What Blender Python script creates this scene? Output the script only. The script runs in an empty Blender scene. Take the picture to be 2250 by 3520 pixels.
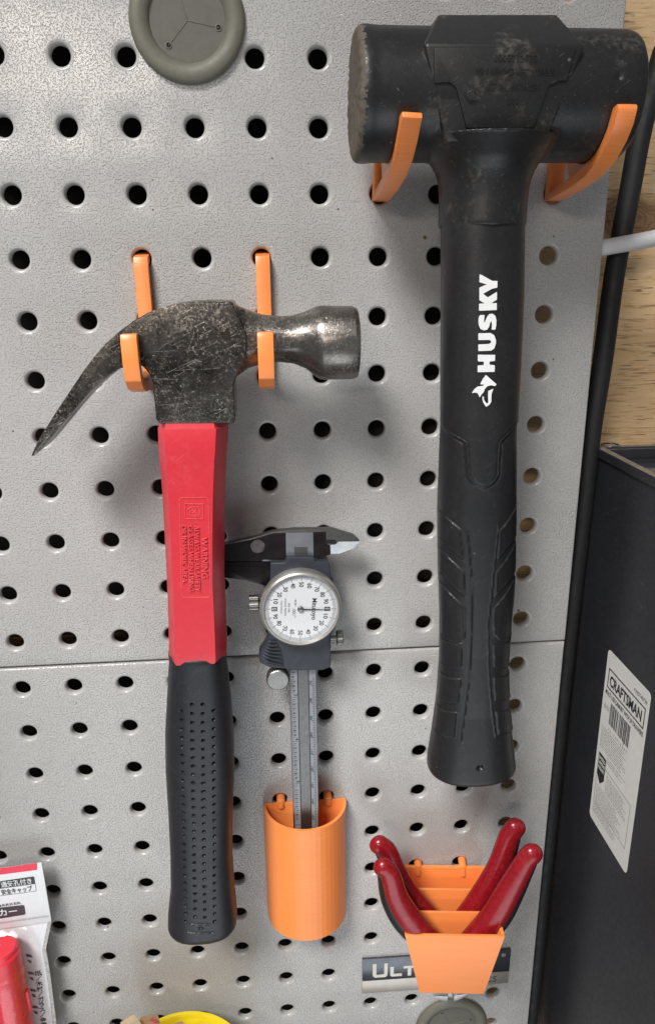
# Pegboard with a claw hammer, a rubber mallet, a dial caliper and pliers in printed holders.
# All sizes below are millimetres: x to the right, d out of the board towards the viewer, z up.
import bpy, bmesh, math, random
import numpy as np
from mathutils import Vector, Matrix
random.seed(7)
SC = bpy.context.scene
COL = SC.collection
MM = 0.001

# ------------------------------------------------------------------ camera
cam_data = bpy.data.cameras.new('camera')
cam = bpy.data.objects.new('camera', cam_data)
COL.objects.link(cam)
SC.camera = cam
cam_data.sensor_fit = 'HORIZONTAL'
cam_data.sensor_width = 36.0
cam_data.lens = 36.0 * 2569.40 / 2250.0
cam_data.clip_start = 0.01
cam_data.clip_end = 50.0
cam.matrix_world = Matrix(((0.996596, 0.034129, -0.075040, 0.101943), (-0.081849, 0.301201, -0.950042, -0.341426), (-0.009822, 0.952950, 0.302969, -0.108757), (0, 0, 0, 1)))
SC.render.resolution_x = 654
SC.render.resolution_y = 1024

# ------------------------------------------------------------------ world and lamps
world = bpy.data.worlds.new('World')
SC.world = world
world.use_nodes = True
bg = world.node_tree.nodes['Background']
bg.inputs['Color'].default_value = (0.92, 0.95, 1.0, 1)
bg.inputs['Strength'].default_value = 0.19

def area(name, loc, target, sx, sy, power, color):
    li = bpy.data.lights.new(name, 'AREA')
    li.shape = 'RECTANGLE'
    li.size, li.size_y = sx, sy
    li.energy = power
    li.color = color
    o = bpy.data.objects.new(name, li)
    COL.objects.link(o)
    o.location = loc
    o.rotation_euler = (Vector(target) - Vector(loc)).to_track_quat('-Z', 'Y').to_euler()
    return o
def spot(name, loc, target, power, color, cone, blend, radius):
    li = bpy.data.lights.new(name, 'SPOT')
    li.energy = power
    li.color = color
    li.spot_size = math.radians(cone)
    li.spot_blend = blend
    li.shadow_soft_size = radius
    o = bpy.data.objects.new(name, li)
    COL.objects.link(o)
    o.location = loc
    o.rotation_euler = (Vector(target) - Vector(loc)).to_track_quat('-Z', 'Y').to_euler()
    return o
spot('key_spot', (-0.42, -0.86, 0.86), (0.10, 0, -0.325), 160, (1.0, 0.98, 0.955), 30, 1.0, 0.26)  # unseen key light, its cone shaped to dim the board's top edge
area('ceiling_lamp', (-0.45, -2.0, 0.47), (0.03, 0, -0.022), 0.50, 0.12, 7.5, (1.0, 0.9, 0.8))
area('added_low_fill', (0.15, -1.1, -1.3), (0.1, 0, -0.4), 1.3, 0.8, 7, (0.88, 0.95, 1.0))  # unseen cool light added low in front to brighten the lower board

vs = SC.view_settings
vs.view_transform = 'Standard'
vs.look = 'None'
vs.exposure = 0.0
vs.gamma = 1.0
vs.use_curve_mapping = False

# ------------------------------------------------------------------ measured outlines, (x, z) in mm
T = {
 'claw_top': [(89.97, -118.23), (83.95, -117.98), (76.55, -118.07), (69.13, -118.69), (63.53, -119.97), (57.87, -121.87), (52.1, -124.95), (46.23, -128.95), (41.24, -132.99), (37.15, -137.06), (31.91, -143.02), (27.59, -148.57), (23.24, -154.18), (18.84, -159.85), (14.34, -166.06), (10.92, -170.88), (7.88, -176.25)],
 'claw_bot': [(9.33, -176.09), (11.97, -173.88), (15.75, -170.02), (20.62, -164.75), (25.45, -159.53), (29.66, -155.29), (33.85, -151.08), (37.92, -147.85), (41.95, -144.81), (45.89, -142.63), (50.67, -141.32), (54.37, -141.76), (56.74, -144.92), (57.75, -148.74)],
 'neck': [(57.9, -148.6), (56.83, -162.06), (58.91, -163.58), (86.78, -165.28), (88.16, -162.85), (88.97, -149.74)],
 'cheek_r': [(90.23, -146.84), (94.49, -139.04), (94.7, -129.71)],
 'polltop': [(93.64, -117.04), (100.57, -121.25), (107.18, -123.19), (113.88, -123.1), (119.67, -121.51), (123.53, -120.45), (139.94, -121.59)],
 'pollbot': [(88.76, -150.43), (90.35, -147.55), (93.87, -144.71), (99.77, -142.9), (106.62, -141.88), (113.41, -143.65), (118.27, -146.17), (122.17, -148.39), (137.75, -149.5)],
 'handle_l': [(57.38, -166.63), (56.8, -180.83), (56.88, -202.93), (56.27, -227.95), (55.41, -252.12), (54.06, -273.07)],
 'handle_r': [(85.56, -167.35), (84.15, -181.64), (82.13, -203.83), (80.48, -228.97), (80.16, -253.33), (79.66, -274.47)],
 'grip_l': [(53.59, -274.68), (51.19, -294.35), (49.07, -312.42), (47.88, -331.11), (47.3, -355.41), (46.49, -380.71), (45.18, -401.66), (42.73, -417.71), (41.71, -428.7), (42.81, -434.42)],
 'grip_r': [(79.44, -276.1), (80.4, -296.11), (80.71, -314.47), (80.22, -333.38), (78.24, -357.78), (76.81, -383.24), (76.86, -404.49), (77.39, -420.96), (76.88, -432.1), (74.57, -438.96)],
 'grip_bot': [(59.27, -434.63)],
 'dots': [(58.73, -294.69), (58.41, -299.29), (73.13, -295.35), (52.92, -413.26), (67.09, -414.61), (63.65, -291.13), (68.54, -291.43), (57.73, -410.31), (62.41, -411.2)],
 'slots': [(55.14, -414.66), (64.36, -415.54), (59.94, -417.66), (53.07, -419.69), (65.81, -420.93)],
 'warnrect': [(64.87, -195.06), (76.58, -195.46), (74.94, -239.98), (62.73, -239.41)],
 'warnlines': [(72.62, -212.3), (75.4, -212.41), (71.71, -230.7), (74.64, -230.83), (69.96, -207.11), (72.24, -207.2), (68.6, -236.78), (70.83, -236.88), (67.5, -207.02), (69.67, -207.1), (65.97, -236.43), (68.31, -236.54), (64.86, -206.71), (67.02, -206.79), (63.48, -232.77), (65.7, -232.87)],
 'icon': [(66.83, -197.81), (74.26, -198.17), (73.87, -204.63), (66.7, -204.26)],
 'block_back': [(165.71, -22.99), (207.87, -22.41)],
 'block_ft': [(157.62, -36.45), (212.08, -36.17), (159.64, -32.4), (206.57, -31.81)],
 'block_fb': [(166.54, -65.52), (201.96, -65.43)],
 'plate': [(160.77, -37.68), (208.66, -37.15), (206.73, -46.85), (204.3, -46.87), (200.77, -48.3), (196.7, -61.13), (173.27, -61.22), (168.91, -49.25), (166.65, -47.6), (161.31, -47.85)],
 'mtext': [(181.46, -40.42), (195.74, -40.27), (174.97, -44.58), (202.04, -43.99), (179.18, -49.03), (197.59, -48.54), (186.65, -53.17), (190.68, -53.15), (174.47, -50.46)],
 'L_H': [(182.63, -138.52), (189.21, -138.64), (189.3, -140.91), (187.16, -141.1), (187.24, -142.35), (189.33, -142.58), (189.4, -145.1), (182.86, -145.13), (182.8, -142.61), (185.07, -142.43), (185.0, -141.17), (182.72, -141.01)],
 'L_U': [(182.38, -130.55), (186.98, -130.47), (188.42, -131.32), (189.18, -133.12), (189.26, -134.47), (188.72, -136.26), (187.59, -137.03), (182.72, -137.17), (182.59, -134.69), (186.74, -134.53), (187.42, -134.1), (187.38, -133.42), (186.77, -133.03), (182.51, -133.05)],
 'L_S': [(182.25, -124.59), (182.67, -123.83), (184.33, -123.85), (184.2, -126.6), (184.66, -126.38), (185.25, -124.63), (186.11, -123.55), (187.26, -123.34), (188.47, -124.24), (188.91, -125.78), (188.96, -127.77), (188.72, -129.28), (187.3, -129.25), (187.4, -127.75), (187.07, -126.09), (186.63, -126.41), (186.26, -128.17), (185.51, -129.27), (184.36, -129.47), (183.05, -128.9), (182.35, -127.45), (182.2, -125.91)],
 'L_K': [(182.08, -119.67), (184.17, -119.64), (182.15, -118.48), (181.91, -113.95), (184.59, -112.81), (181.81, -112.03), (181.73, -109.26), (182.17, -109.31), (186.57, -111.61), (188.47, -111.63), (188.55, -114.03), (186.73, -114.33), (183.36, -116.16), (185.19, -117.48), (188.52, -115.53), (188.69, -118.3), (186.58, -119.58), (188.69, -119.54), (188.85, -122.05), (182.22, -122.29)],
 'L_dog1': [(186.11, -146.23), (190.47, -149.9), (189.92, -150.58), (188.35, -150.2), (186.94, -150.52), (185.93, -151.54), (185.64, -152.7), (184.74, -153.73), (184.13, -154.89), (183.41, -153.35), (182.44, -152.98), (181.19, -153.19), (182.02, -151.69), (183.27, -150.67), (185.39, -150.37), (185.6, -149.91), (184.05, -149.76), (185.12, -147.59)],
 'L_dog2': [(189.27, -151.62), (188.67, -153.7), (188.73, -156.75), (188.07, -157.8), (186.8, -158.6), (185.63, -156.92), (185.19, -155.5), (185.25, -154.45), (185.79, -154.57), (185.74, -155.51), (186.45, -156.7), (187.08, -157.31), (187.66, -156.97), (187.4, -154.38), (187.29, -152.51)],
 'mh_l': [(170.38, -93.04), (171.48, -117.82), (172.06, -142.29), (173.02, -168.05), (172.92, -204.55), (174.02, -229.77), (175.67, -254.2), (176.33, -277.55), (175.78, -295.11), (174.08, -315.46), (172.5, -329.4), (173.1, -335.4)],
 'mh_r': [(201.21, -93.21), (202.64, -118.2), (203.33, -142.88), (203.69, -168.84), (206.2, -205.74), (207.17, -231.18), (207.26, -255.74), (207.42, -279.27), (209.18, -297.12), (211.97, -317.95), (214.39, -332.31), (213.95, -338.3)],
 'mh_bot': [(191.81, -339.74)],
 'G_P1': [(167.61, -200.08), (170.02, -202.01), (179.9, -209.86), (181.72, -223.41), (170.48, -214.85), (168.05, -213.11)],
 'G_P2': [(168.15, -216.0), (170.59, -217.93), (182.4, -229.21), (183.17, -240.45), (171.04, -230.42), (168.58, -228.61)],
 'G_P3': [(168.66, -231.16), (183.42, -245.72), (184.1, -260.03), (180.5, -263.02), (172.64, -263.24), (169.73, -262.9)],
 'G_P4': [(169.8, -264.72), (178.89, -264.12), (182.96, -262.24), (183.51, -274.21), (179.41, -276.49), (170.22, -277.18)],
 'G_P5': [(169.53, -281.82), (177.11, -281.79), (183.52, -279.82), (183.06, -292.13), (179.3, -293.82), (169.94, -294.2)],
 'G_P6': [(168.37, -298.45), (177.78, -298.56), (182.42, -296.91), (181.71, -310.09), (177.43, -311.6), (168.79, -311.71)],
 'G_R1': [(203.78, -201.77), (195.78, -210.47), (195.76, -223.16), (199.35, -218.93), (204.71, -214.96)],
 'G_R2': [(204.88, -217.47), (195.62, -228.93), (195.64, -240.16), (200.4, -235.16), (205.84, -231.09)],
 'G_R3': [(206.02, -233.68), (195.32, -245.85), (196.2, -257.95), (199.6, -261.76), (208.05, -262.66)],
 'G_R4': [(196.53, -263.42), (197.41, -274.06), (203.11, -277.19), (209.13, -278.0), (208.15, -264.03), (200.62, -264.55)],
 'G_R5': [(197.47, -279.4), (203.36, -280.96), (209.39, -281.79), (210.3, -294.77), (205.03, -293.48), (198.85, -291.17)],
 'G_R6': [(199.62, -296.73), (205.81, -298.87), (211.52, -299.71), (212.4, -312.13), (207.47, -310.81), (201.22, -308.9)],
 'G_CL': [(182.51, -209.96), (185.14, -231.04), (186.71, -257.46), (186.76, -280.47), (185.55, -299.54), (184.41, -312.26)],
 'G_CR': [(195.07, -207.98), (194.27, -228.02), (193.28, -253.31), (195.0, -276.26), (197.38, -295.42), (200.0, -310.31)],
 'shield': [(167.21, -165.94), (171.06, -168.29), (179.97, -173.08), (181.41, -187.04), (183.48, -189.86), (187.63, -191.98), (192.01, -189.74), (193.77, -186.65), (193.71, -173.08), (201.33, -166.82)],
 'mhole': [(193.29, -324.8)],
 'jaw_fixed': [(72.99, -228.01), (80.41, -225.91), (92.99, -223.51), (102.58, -220.9), (112.55, -220.13), (129.52, -220.55), (139.59, -224.16), (142.46, -226.97), (139.37, -230.69), (132.73, -233.0), (129.19, -233.32), (125.43, -234.35), (121.02, -234.4), (120.99, -236.05), (107.81, -235.49), (106.93, -235.55), (72.64, -234.11)],
 'jaw_black': [(72.98, -228.59), (80.39, -226.44), (92.97, -224.18), (102.56, -221.48), (108.26, -221.61), (107.91, -234.68), (97.36, -234.24), (96.89, -235.01), (72.67, -234.0)],
 'jaw_black2': [(120.85, -221.72), (126.77, -221.81), (126.71, -227.5), (128.55, -228.64), (128.73, -232.96), (125.41, -233.85), (120.92, -233.81)],
 'jaw_white': [(128.77, -228.05), (131.19, -227.91), (132.52, -226.66), (142.42, -226.86), (139.34, -230.48), (132.7, -232.79), (128.86, -232.63)],
 'jaw_slit': [(126.58, -225.8), (130.74, -225.96), (131.84, -226.84), (130.95, -227.6), (126.57, -227.42)],
 'jaw_slide': [(72.62, -234.49), (100.8, -235.67), (100.38, -248.48), (88.66, -244.13), (72.22, -241.51)],
 'beam_top': [(108.26, -221.61), (120.84, -221.81), (112.0, -228.54), (118.24, -228.79), (118.15, -233.69), (112.02, -233.44), (110.28, -232.67), (119.04, -232.93)],
 'disc': [(95.22, -227.56), (91.98, -227.43)],
 'body': [(100.8, -234.96), (107.3, -235.24), (108.24, -232.48), (121.06, -233.01), (121.69, -235.14), (127.82, -235.63), (128.85, -243.7)],
 'body2': [(128.3, -277.31), (128.19, -289.35), (127.45, -290.62), (124.34, -291.77), (107.94, -291.17), (106.22, -290.09), (98.97, -289.03), (94.15, -286.15), (93.67, -283.53), (94.05, -280.96), (96.46, -277.87), (98.32, -274.13), (98.99, -270.99)],
 'ribs': [(98.02, -274.04), (101.99, -274.88), (97.09, -276.22), (102.79, -276.84), (96.18, -277.6), (103.87, -278.97), (95.56, -279.01), (104.39, -281.09), (94.95, -280.26), (104.9, -283.37), (94.33, -281.51), (105.12, -285.65), (94.11, -283.43), (105.06, -287.76)],
 'roller': [(102.69, -296.16), (97.58, -295.86)],
 'screwl': [(79.38, -212.85)],
 'h_rl': [(151.78, -391.19), (156.16, -396.0), (161.05, -407.86), (167.44, -421.78), (175.33, -434.44), (185.53, -448.47)],
 'h_fl': [(151.47, -391.44), (155.07, -396.47), (158.53, -410.36), (164.71, -424.0), (173.0, -436.48), (182.8, -448.52)],
 'h_rr': [(223.72, -386.17), (220.73, -392.4), (216.37, -410.15), (210.34, -425.65), (202.07, -441.28), (194.11, -451.95)],
 'h_fr': [(227.91, -389.7), (224.65, -394.56), (217.25, -412.44), (210.82, -427.53), (201.47, -441.82), (193.13, -452.16)],
 'h_rad': [(139.04, -393.5), (144.79, -394.0)],
 'tips': [(187.47, -493.67), (195.1, -500.45), (194.13, -493.94), (201.42, -499.77), (207.5, -494.48), (200.81, -494.21)],
 'hose': [(279.97, -17.06), (273.81, -45.57), (271.17, -73.75), (267.79, -111.0), (266.34, -150.77), (264.36, -182.38), (263.87, -208.9), (263.35, -241.31)],
 'cable': [(241.91, -101.35), (259.43, -97.95), (271.82, -95.81), (284.75, -92.92), (315.18, -83.31)],
 'pack_edge': [(-24.89, -402.91), (-24.68, -412.85), (-24.56, -426.62), (-24.44, -439.27), (-24.52, -442.11), (-27.28, -452.36), (-29.84, -461.32), (-29.68, -469.19), (-29.79, -484.16), (-30.2, -502.0), (-30.63, -515.44), (-30.9, -530.99)],
 'pack_red': [(-56.88, -406.13), (-46.09, -404.16), (-27.04, -402.45), (-27.6, -406.89), (-46.67, -408.37), (-57.46, -410.12)],
 'pack_box': [(-47.29, -412.83), (-29.72, -411.12), (-29.68, -420.78), (-48.6, -422.28), (-29.79, -415.97), (-47.94, -417.54)],
 'pack_dark': [(-49.67, -430.03), (-37.04, -429.35), (-37.09, -435.88), (-50.69, -437.41)],
 'pack_marker': [(-49.26, -427.06), (-38.51, -426.89)],
 'pack_tear': [(-51.08, -440.2), (-25.47, -437.92)],
 'pack_vert': [(-36.08, -478.12), (-37.52, -512.8)],
 'marker': [(-50.64, -441.58), (-35.99, -442.11), (-38.43, -497.54)],
 'scraps': [(10.69, -495.53), (18.67, -490.02), (22.91, -499.22), (21.66, -494.13), (30.87, -494.05), (30.96, -500.14), (46.53, -498.87), (42.1, -497.6)],
}

# ------------------------------------------------------------------ helpers
def W(p):
    return Vector((p[0] * MM, -p[1] * MM, p[2] * MM))

def finish(bm, name, mats, parent=None, org=(0, 0, 0), smooth=30, recalc=True):
    """bmesh in (x, d, z) mm -> one mesh object whose origin is org"""
    for v in bm.verts:
        v.co = Vector(((v.co.x - org[0]) * MM, -(v.co.y - org[1]) * MM, (v.co.z - org[2]) * MM))
    if recalc:
        bmesh.ops.recalc_face_normals(bm, faces=bm.faces[:])
    me = bpy.data.meshes.new(name)
    bm.to_mesh(me)
    bm.free()
    if not isinstance(mats, (list, tuple)):
        mats = [mats]
    for m in mats:
        me.materials.append(m)
    if smooth is not None and len(me.polygons):
        me.shade_smooth()
        me.set_sharp_from_angle(angle=math.radians(smooth))
    o = bpy.data.objects.new(name, me)
    COL.objects.link(o)
    if parent is not None:
        o.parent = parent
    return o

def thing(name, label, cat, org, group=None, rot=(0, 0, 0)):
    o = bpy.data.objects.new(name, None)
    COL.objects.link(o)
    o.empty_display_size = 0.01
    o.location = W(org)
    o.rotation_euler = rot
    o['label'] = label
    o['category'] = cat
    if group:
        o['group'] = group
    o['org'] = list(org)
    return o

def org_of(o):
    while o.parent is not None:
        o = o.parent
    return tuple(o['org']) if 'org' in o else (0, 0, 0)

def part(bm, name, mats, parent, smooth=30, recalc=True):
    return finish(bm, name, mats, parent, org_of(parent), smooth, recalc)

def tag(o, label, cat, group=None):
    o['label'] = label
    o['category'] = cat
    if group:
        o['group'] = group
    return o

def bevel(bm, off, seg=2, faces=None, angle=25):
    es = [e for e in bm.edges if len(e.link_faces) == 2 and e.calc_face_angle(0) > math.radians(angle)]
    if es and off > 0:
        bmesh.ops.bevel(bm, geom=es, offset=off, segments=seg, profile=0.6, affect='EDGES', clamp_overlap=True)

def prism(pts3a, pts3b, bv=0, seg=2, bm=None):
    """solid between two matching rings"""
    new = bm is None
    b = bmesh.new()
    a = [b.verts.new(p) for p in pts3a]
    c = [b.verts.new(p) for p in pts3b]
    n = len(a)
    b.faces.new(a)
    b.faces.new(c[::-1])
    for i in range(n):
        j = (i + 1) % n
        b.faces.new((a[j], a[i], c[i], c[j]))
    bmesh.ops.recalc_face_normals(b, faces=b.faces[:])
    bevel(b, bv, seg)
    return b if new else merge(bm, b)

def merge(bm, b):
    me = bpy.data.meshes.new('tmp')
    b.to_mesh(me)
    b.free()
    bm.from_mesh(me)
    bpy.data.meshes.remove(me)
    return bm

def slab(poly, d0, d1, bv=0, seg=2, bm=None):          # outline in (x, z), thickness along d
    return prism([(x, d0, z) for x, z in poly], [(x, d1, z) for x, z in poly], bv, seg, bm)

def side_slab(poly, x0, x1, bv=0, seg=2, bm=None):     # outline in (d, z), thickness along x
    return prism([(x0, d, z) for d, z in poly], [(x1, d, z) for d, z in poly], bv, seg, bm)

def box(x0, x1, d0, d1, z0, z1, bv=0, seg=2, bm=None):
    return slab([(x0, z0), (x1, z0), (x1, z1), (x0, z1)], d0, d1, bv, seg, bm)

def loft(rings, cap=True, bm=None, closed=True):
    b = bm or bmesh.new()
    R = [[b.verts.new(p) for p in r] for r in rings]
    n = len(R[0])
    m = n if closed else n - 1
    for k in range(len(R) - 1):
        for i in range(m):
            j = (i + 1) % n
            b.faces.new((R[k][i], R[k][j], R[k + 1][j], R[k + 1][i]))
    if cap:
        b.faces.new(R[0][::-1])
        b.faces.new(R[-1])
    return b

def lathe(prof, org, axis, n=48, bm=None, cap=True, a0=0, a1=None):
    """prof [(r, t)], t along axis ('x', 'd' or 'z') from org"""
    rings = []
    full = a1 is None
    for r, t in prof:
        ring = []
        for i in range(n):
            a = 2 * math.pi * i / n if full else a0 + (a1 - a0) * i / (n - 1)
            u, v = r * math.cos(a), r * math.sin(a)
            if axis == 'x':
                p = (org[0] + t, org[1] + u, org[2] + v)
            elif axis == 'd':
                p = (org[0] + u, org[1] + t, org[2] + v)
            else:
                p = (org[0] + u, org[1] + v, org[2] + t)
            ring.append(p)
        rings.append(ring)
    return loft(rings, cap, bm, closed=full)

def catmull(pts, sub):
    P = [np.array(p, float) for p in pts]
    P = [2 * P[0] - P[1]] + P + [2 * P[-1] - P[-2]]
    out = []
    for i in range(1, len(P) - 2):
        for k in range(sub):
            t = k / sub
            a, b, c, e = P[i - 1], P[i], P[i + 1], P[i + 2]
            out.append(0.5 * (2 * b + (c - a) * t + (2 * a - 5 * b + 4 * c - e) * t * t + (3 * b - a - 3 * c + e) * t ** 3))
    out.append(P[-2])
    return out

def tube(path, rad, n=12, flat=1.0, bm=None, sub=1, caps=3):
    """sweep along (x, d, z) path; rad a number or one per point; flat scales the radius along d; rounded ends"""
    pts = [np.array(p, float) for p in path]
    rs = list(rad) if isinstance(rad, (list, tuple)) else [rad] * len(pts)
    if sub > 1:
        q = catmull([tuple(p) + (r,) for p, r in zip(pts, rs)], sub)
        pts = [v[:3] for v in q]
        rs = [max(float(v[3]), .02) for v in q]
    rings = []
    m = len(pts)
    ref = np.array((0.0, 1.0, 0.0))
    for i in range(m):
        t = pts[min(i + 1, m - 1)] - pts[max(i - 1, 0)]
        t /= np.linalg.norm(t) + 1e-12
        if abs(t @ ref) > 0.95:
            s = np.cross(t, (0, 0, 1.0))
            if np.linalg.norm(s) < 1e-3:
                s = np.cross(t, (1.0, 0, 0))
        else:
            s = np.cross(t, ref)
        s /= np.linalg.norm(s)
        u = np.cross(s, t)
        def ring(c, r):
            return [tuple(c + s * r * math.cos(2 * math.pi * k / n) + u * r * flat * math.sin(2 * math.pi * k / n)) for k in range(n)]
        if i == 0 and caps:
            for k in range(caps):
                a = math.pi / 2 * (k + .3) / caps
                rings.append(ring(pts[0] - t * rs[0] * math.cos(a) * .9, rs[0] * math.sin(a)))
        rings.append(ring(pts[i], rs[i]))
        if i == m - 1 and caps:
            for k in range(caps - 1, -1, -1):
                a = math.pi / 2 * (k + .3) / caps
                rings.append(ring(pts[i] + t * rs[i] * math.cos(a) * .9, rs[i] * math.sin(a)))
    return loft(rings, True, bm)

def sheet(poly, d, bm=None):                            # flat print: one face
    b = bm or bmesh.new()
    b.faces.new([b.verts.new((x, d, z)) for x, z in poly])
    return b

def text_bm(s, bold=0.0):
    cu = bpy.data.curves.new('txt', 'FONT')
    cu.body = s
    cu.size = 1
    cu.offset = bold
    cu.resolution_u = 3
    o = bpy.data.objects.new('txt', cu)
    COL.objects.link(o)
    dg = bpy.context.evaluated_depsgraph_get()
    dg.update()
    me = bpy.data.meshes.new_from_object(o.evaluated_get(dg))
    b = bmesh.new()
    b.from_mesh(me)
    bpy.data.objects.remove(o)
    bpy.data.curves.remove(cu)
    bpy.data.meshes.remove(me)
    bmesh.ops.remove_doubles(b, verts=b.verts[:], dist=1e-5)
    return b

def lay_text(s, pos, right, up, height, width=None, bold=0.0, ext=0.0, anchor='c', bm=None, cap=0.72):
    """text as a mesh in (x, d, z) mm; pos is the anchor on the base line's middle height"""
    b = text_bm(s, bold)
    if not b.verts:
        return bm or b
    xs = [v.co.x for v in b.verts]
    x0, x1 = min(xs), max(xs)
    sy = height / cap
    sx = (width / (x1 - x0)) if width else sy
    ax = {'l': x0, 'c': (x0 + x1) / 2, 'r': x1}[anchor]
    R, U = np.array(right, float), np.array(up, float)
    N = np.cross(R, U)                       # in world axes
    if ext:
        r = bmesh.ops.extrude_face_region(b, geom=b.faces[:])
        vs2 = [g for g in r['geom'] if isinstance(g, bmesh.types.BMVert)]
        for v in vs2:
            v.co.z = 1.0
    for v in b.verts:
        w = R * (v.co.x - ax) * sx + U * (v.co.y - cap / 2) * sy + N * (v.co.z * ext)
        v.co = Vector((pos[0] + w[0], pos[1] - w[1], pos[2] + w[2]))
    return b if bm is None else merge(bm, b)

def in_poly(px, pz, poly):
    """signed distance, positive inside"""
    inside = np.zeros(px.shape, bool)
    dist = np.full(px.shape, 1e9)
    n = len(poly)
    for i in range(n):
        x0, z0 = poly[i]
        x1, z1 = poly[(i + 1) % n]
        c = ((z0 > pz) != (z1 > pz))
        with np.errstate(divide='ignore', invalid='ignore'):
            xi = (x1 - x0) * (pz - z0) / (z1 - z0 + 1e-12) + x0
        inside ^= c & (px < xi)
        dist = np.minimum(dist, seg_dist(px, pz, x0, z0, x1, z1))
    return np.where(inside, dist, -dist)

def seg_dist(px, pz, x0, z0, x1, z1):
    dx, dz = x1 - x0, z1 - z0
    t = np.clip(((px - x0) * dx + (pz - z0) * dz) / (dx * dx + dz * dz + 1e-12), 0, 1)
    return np.hypot(px - x0 - t * dx, pz - z0 - t * dz)

def line_dist(px, pz, poly):
    d = np.full(px.shape, 1e9)
    for a, b in zip(poly[:-1], poly[1:]):
        d = np.minimum(d, seg_dist(px, pz, a[0], a[1], b[0], b[1]))
    return d

def sstep(a, b, x):
    t = np.clip((x - a) / (b - a), 0, 1)
    return t * t * (3 - 2 * t)

# ------------------------------------------------------------------ materials
class Nodes:
    def __init__(self, name):
        self.m = bpy.data.materials.new(name)
        self.m.use_nodes = True
        self.t = self.m.node_tree
        self.b = self.t.nodes['Principled BSDF']
        self.co = self.t.nodes.new('ShaderNodeTexCoord')
    def new(self, kind, **kw):
        n = self.t.nodes.new(kind)
        for k, v in kw.items():
            if k in n.inputs:
                self.put(n.inputs[k], v)
            else:
                setattr(n, k, v)
        return n
    def put(self, sock, v):
        if isinstance(v, bpy.types.NodeSocket):
            self.t.links.new(v, sock)
        elif isinstance(v, (tuple, list)) and sock.type == 'RGBA' and len(v) == 3:
            sock.default_value = (*v, 1)
        else:
            sock.default_value = v
    def map(self, scale=(1, 1, 1), rot=(0, 0, 0), loc=(0, 0, 0)):
        n = self.new('ShaderNodeMapping')
        self.t.links.new(self.co.outputs['Object'], n.inputs['Vector'])
        n.inputs['Scale'].default_value = scale
        n.inputs['Rotation'].default_value = rot
        n.inputs['Location'].default_value = loc
        return n.outputs['Vector']
    def noise(self, scale, detail=2, rough=0.5, vec=None, dist=0.0):
        n = self.new('ShaderNodeTexNoise')
        self.put(n.inputs['Vector'], vec or self.co.outputs['Object'])
        n.inputs['Scale'].default_value = scale
        n.inputs['Detail'].default_value = detail
        n.inputs['Roughness'].default_value = rough
        n.inputs['Distortion'].default_value = dist
        return n.outputs['Fac']
    def ramp(self, fac, a, b, lo=0.0, hi=1.0):
        n = self.new('ShaderNodeMapRange', clamp=True)
        self.put(n.inputs['Value'], fac)
        n.inputs['From Min'].default_value = a
        n.inputs['From Max'].default_value = b
        n.inputs['To Min'].default_value = lo
        n.inputs['To Max'].default_value = hi
        return n.outputs['Result']
    def mix(self, fac, a, b):
        n = self.new('ShaderNodeMix', data_type='RGBA')
        self.put(n.inputs[0], fac)
        self.put(n.inputs[6], a)
        self.put(n.inputs[7], b)
        return n.outputs[2]
    def math(self, op, a, b=0.0):
        n = self.new('ShaderNodeMath', operation=op)
        self.put(n.inputs[0], a)
        self.put(n.inputs[1], b)
        return n.outputs[0]
    def bump(self, h, strength, dist, prev=None):
        n = self.new('ShaderNodeBump')
        n.inputs['Strength'].default_value = strength
        n.inputs['Distance'].default_value = dist
        self.put(n.inputs['Height'], h)
        if prev is not None:
            self.put(n.inputs['Normal'], prev)
        return n.outputs['Normal']
    def scratches(self, ang, width, length, thresh, seed=0.0):
        """thin streaks lying in the x-z plane at an angle"""
        m = self.new('ShaderNodeMapping')
        self.t.links.new(self.map(rot=(0, ang, 0)), m.inputs['Vector'])
        m.inputs['Scale'].default_value = (1 / length, 1 / width, 1 / width)
        m.inputs['Location'].default_value = (seed, seed * .7, seed * 1.3)
        v = m.outputs['Vector']
        return self.ramp(self.noise(1.0, 1, .4, v), thresh, thresh + .05)
    def out(self, base=None, rough=None, metal=None, normal=None, **kw):
        for k, v in (('Base Color', base), ('Roughness', rough), ('Metallic', metal), ('Normal', normal)):
            if v is not None:
                self.put(self.b.inputs[k], v)
        for k, v in kw.items():
            self.put(self.b.inputs[k.replace('_', ' ')], v)
        return self.m

def simple(name, col, rough=0.5, metal=0.0, vary=0.12, scale=300, bump=0.0, bscale=900, **kw):
    n = Nodes(name)
    f = n.noise(scale, 3, .6)
    c = n.mix(n.ramp(f, .3, .7), tuple(v * (1 - vary) for v in col), tuple(min(1, v * (1 + vary)) for v in col))
    nm = n.bump(n.noise(bscale, 2), .6, bump) if bump else None
    return n.out(c, n.ramp(n.noise(scale * .6, 2), .3, .7, rough * .85, min(1, rough * 1.15)), metal, nm, **kw)

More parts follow.
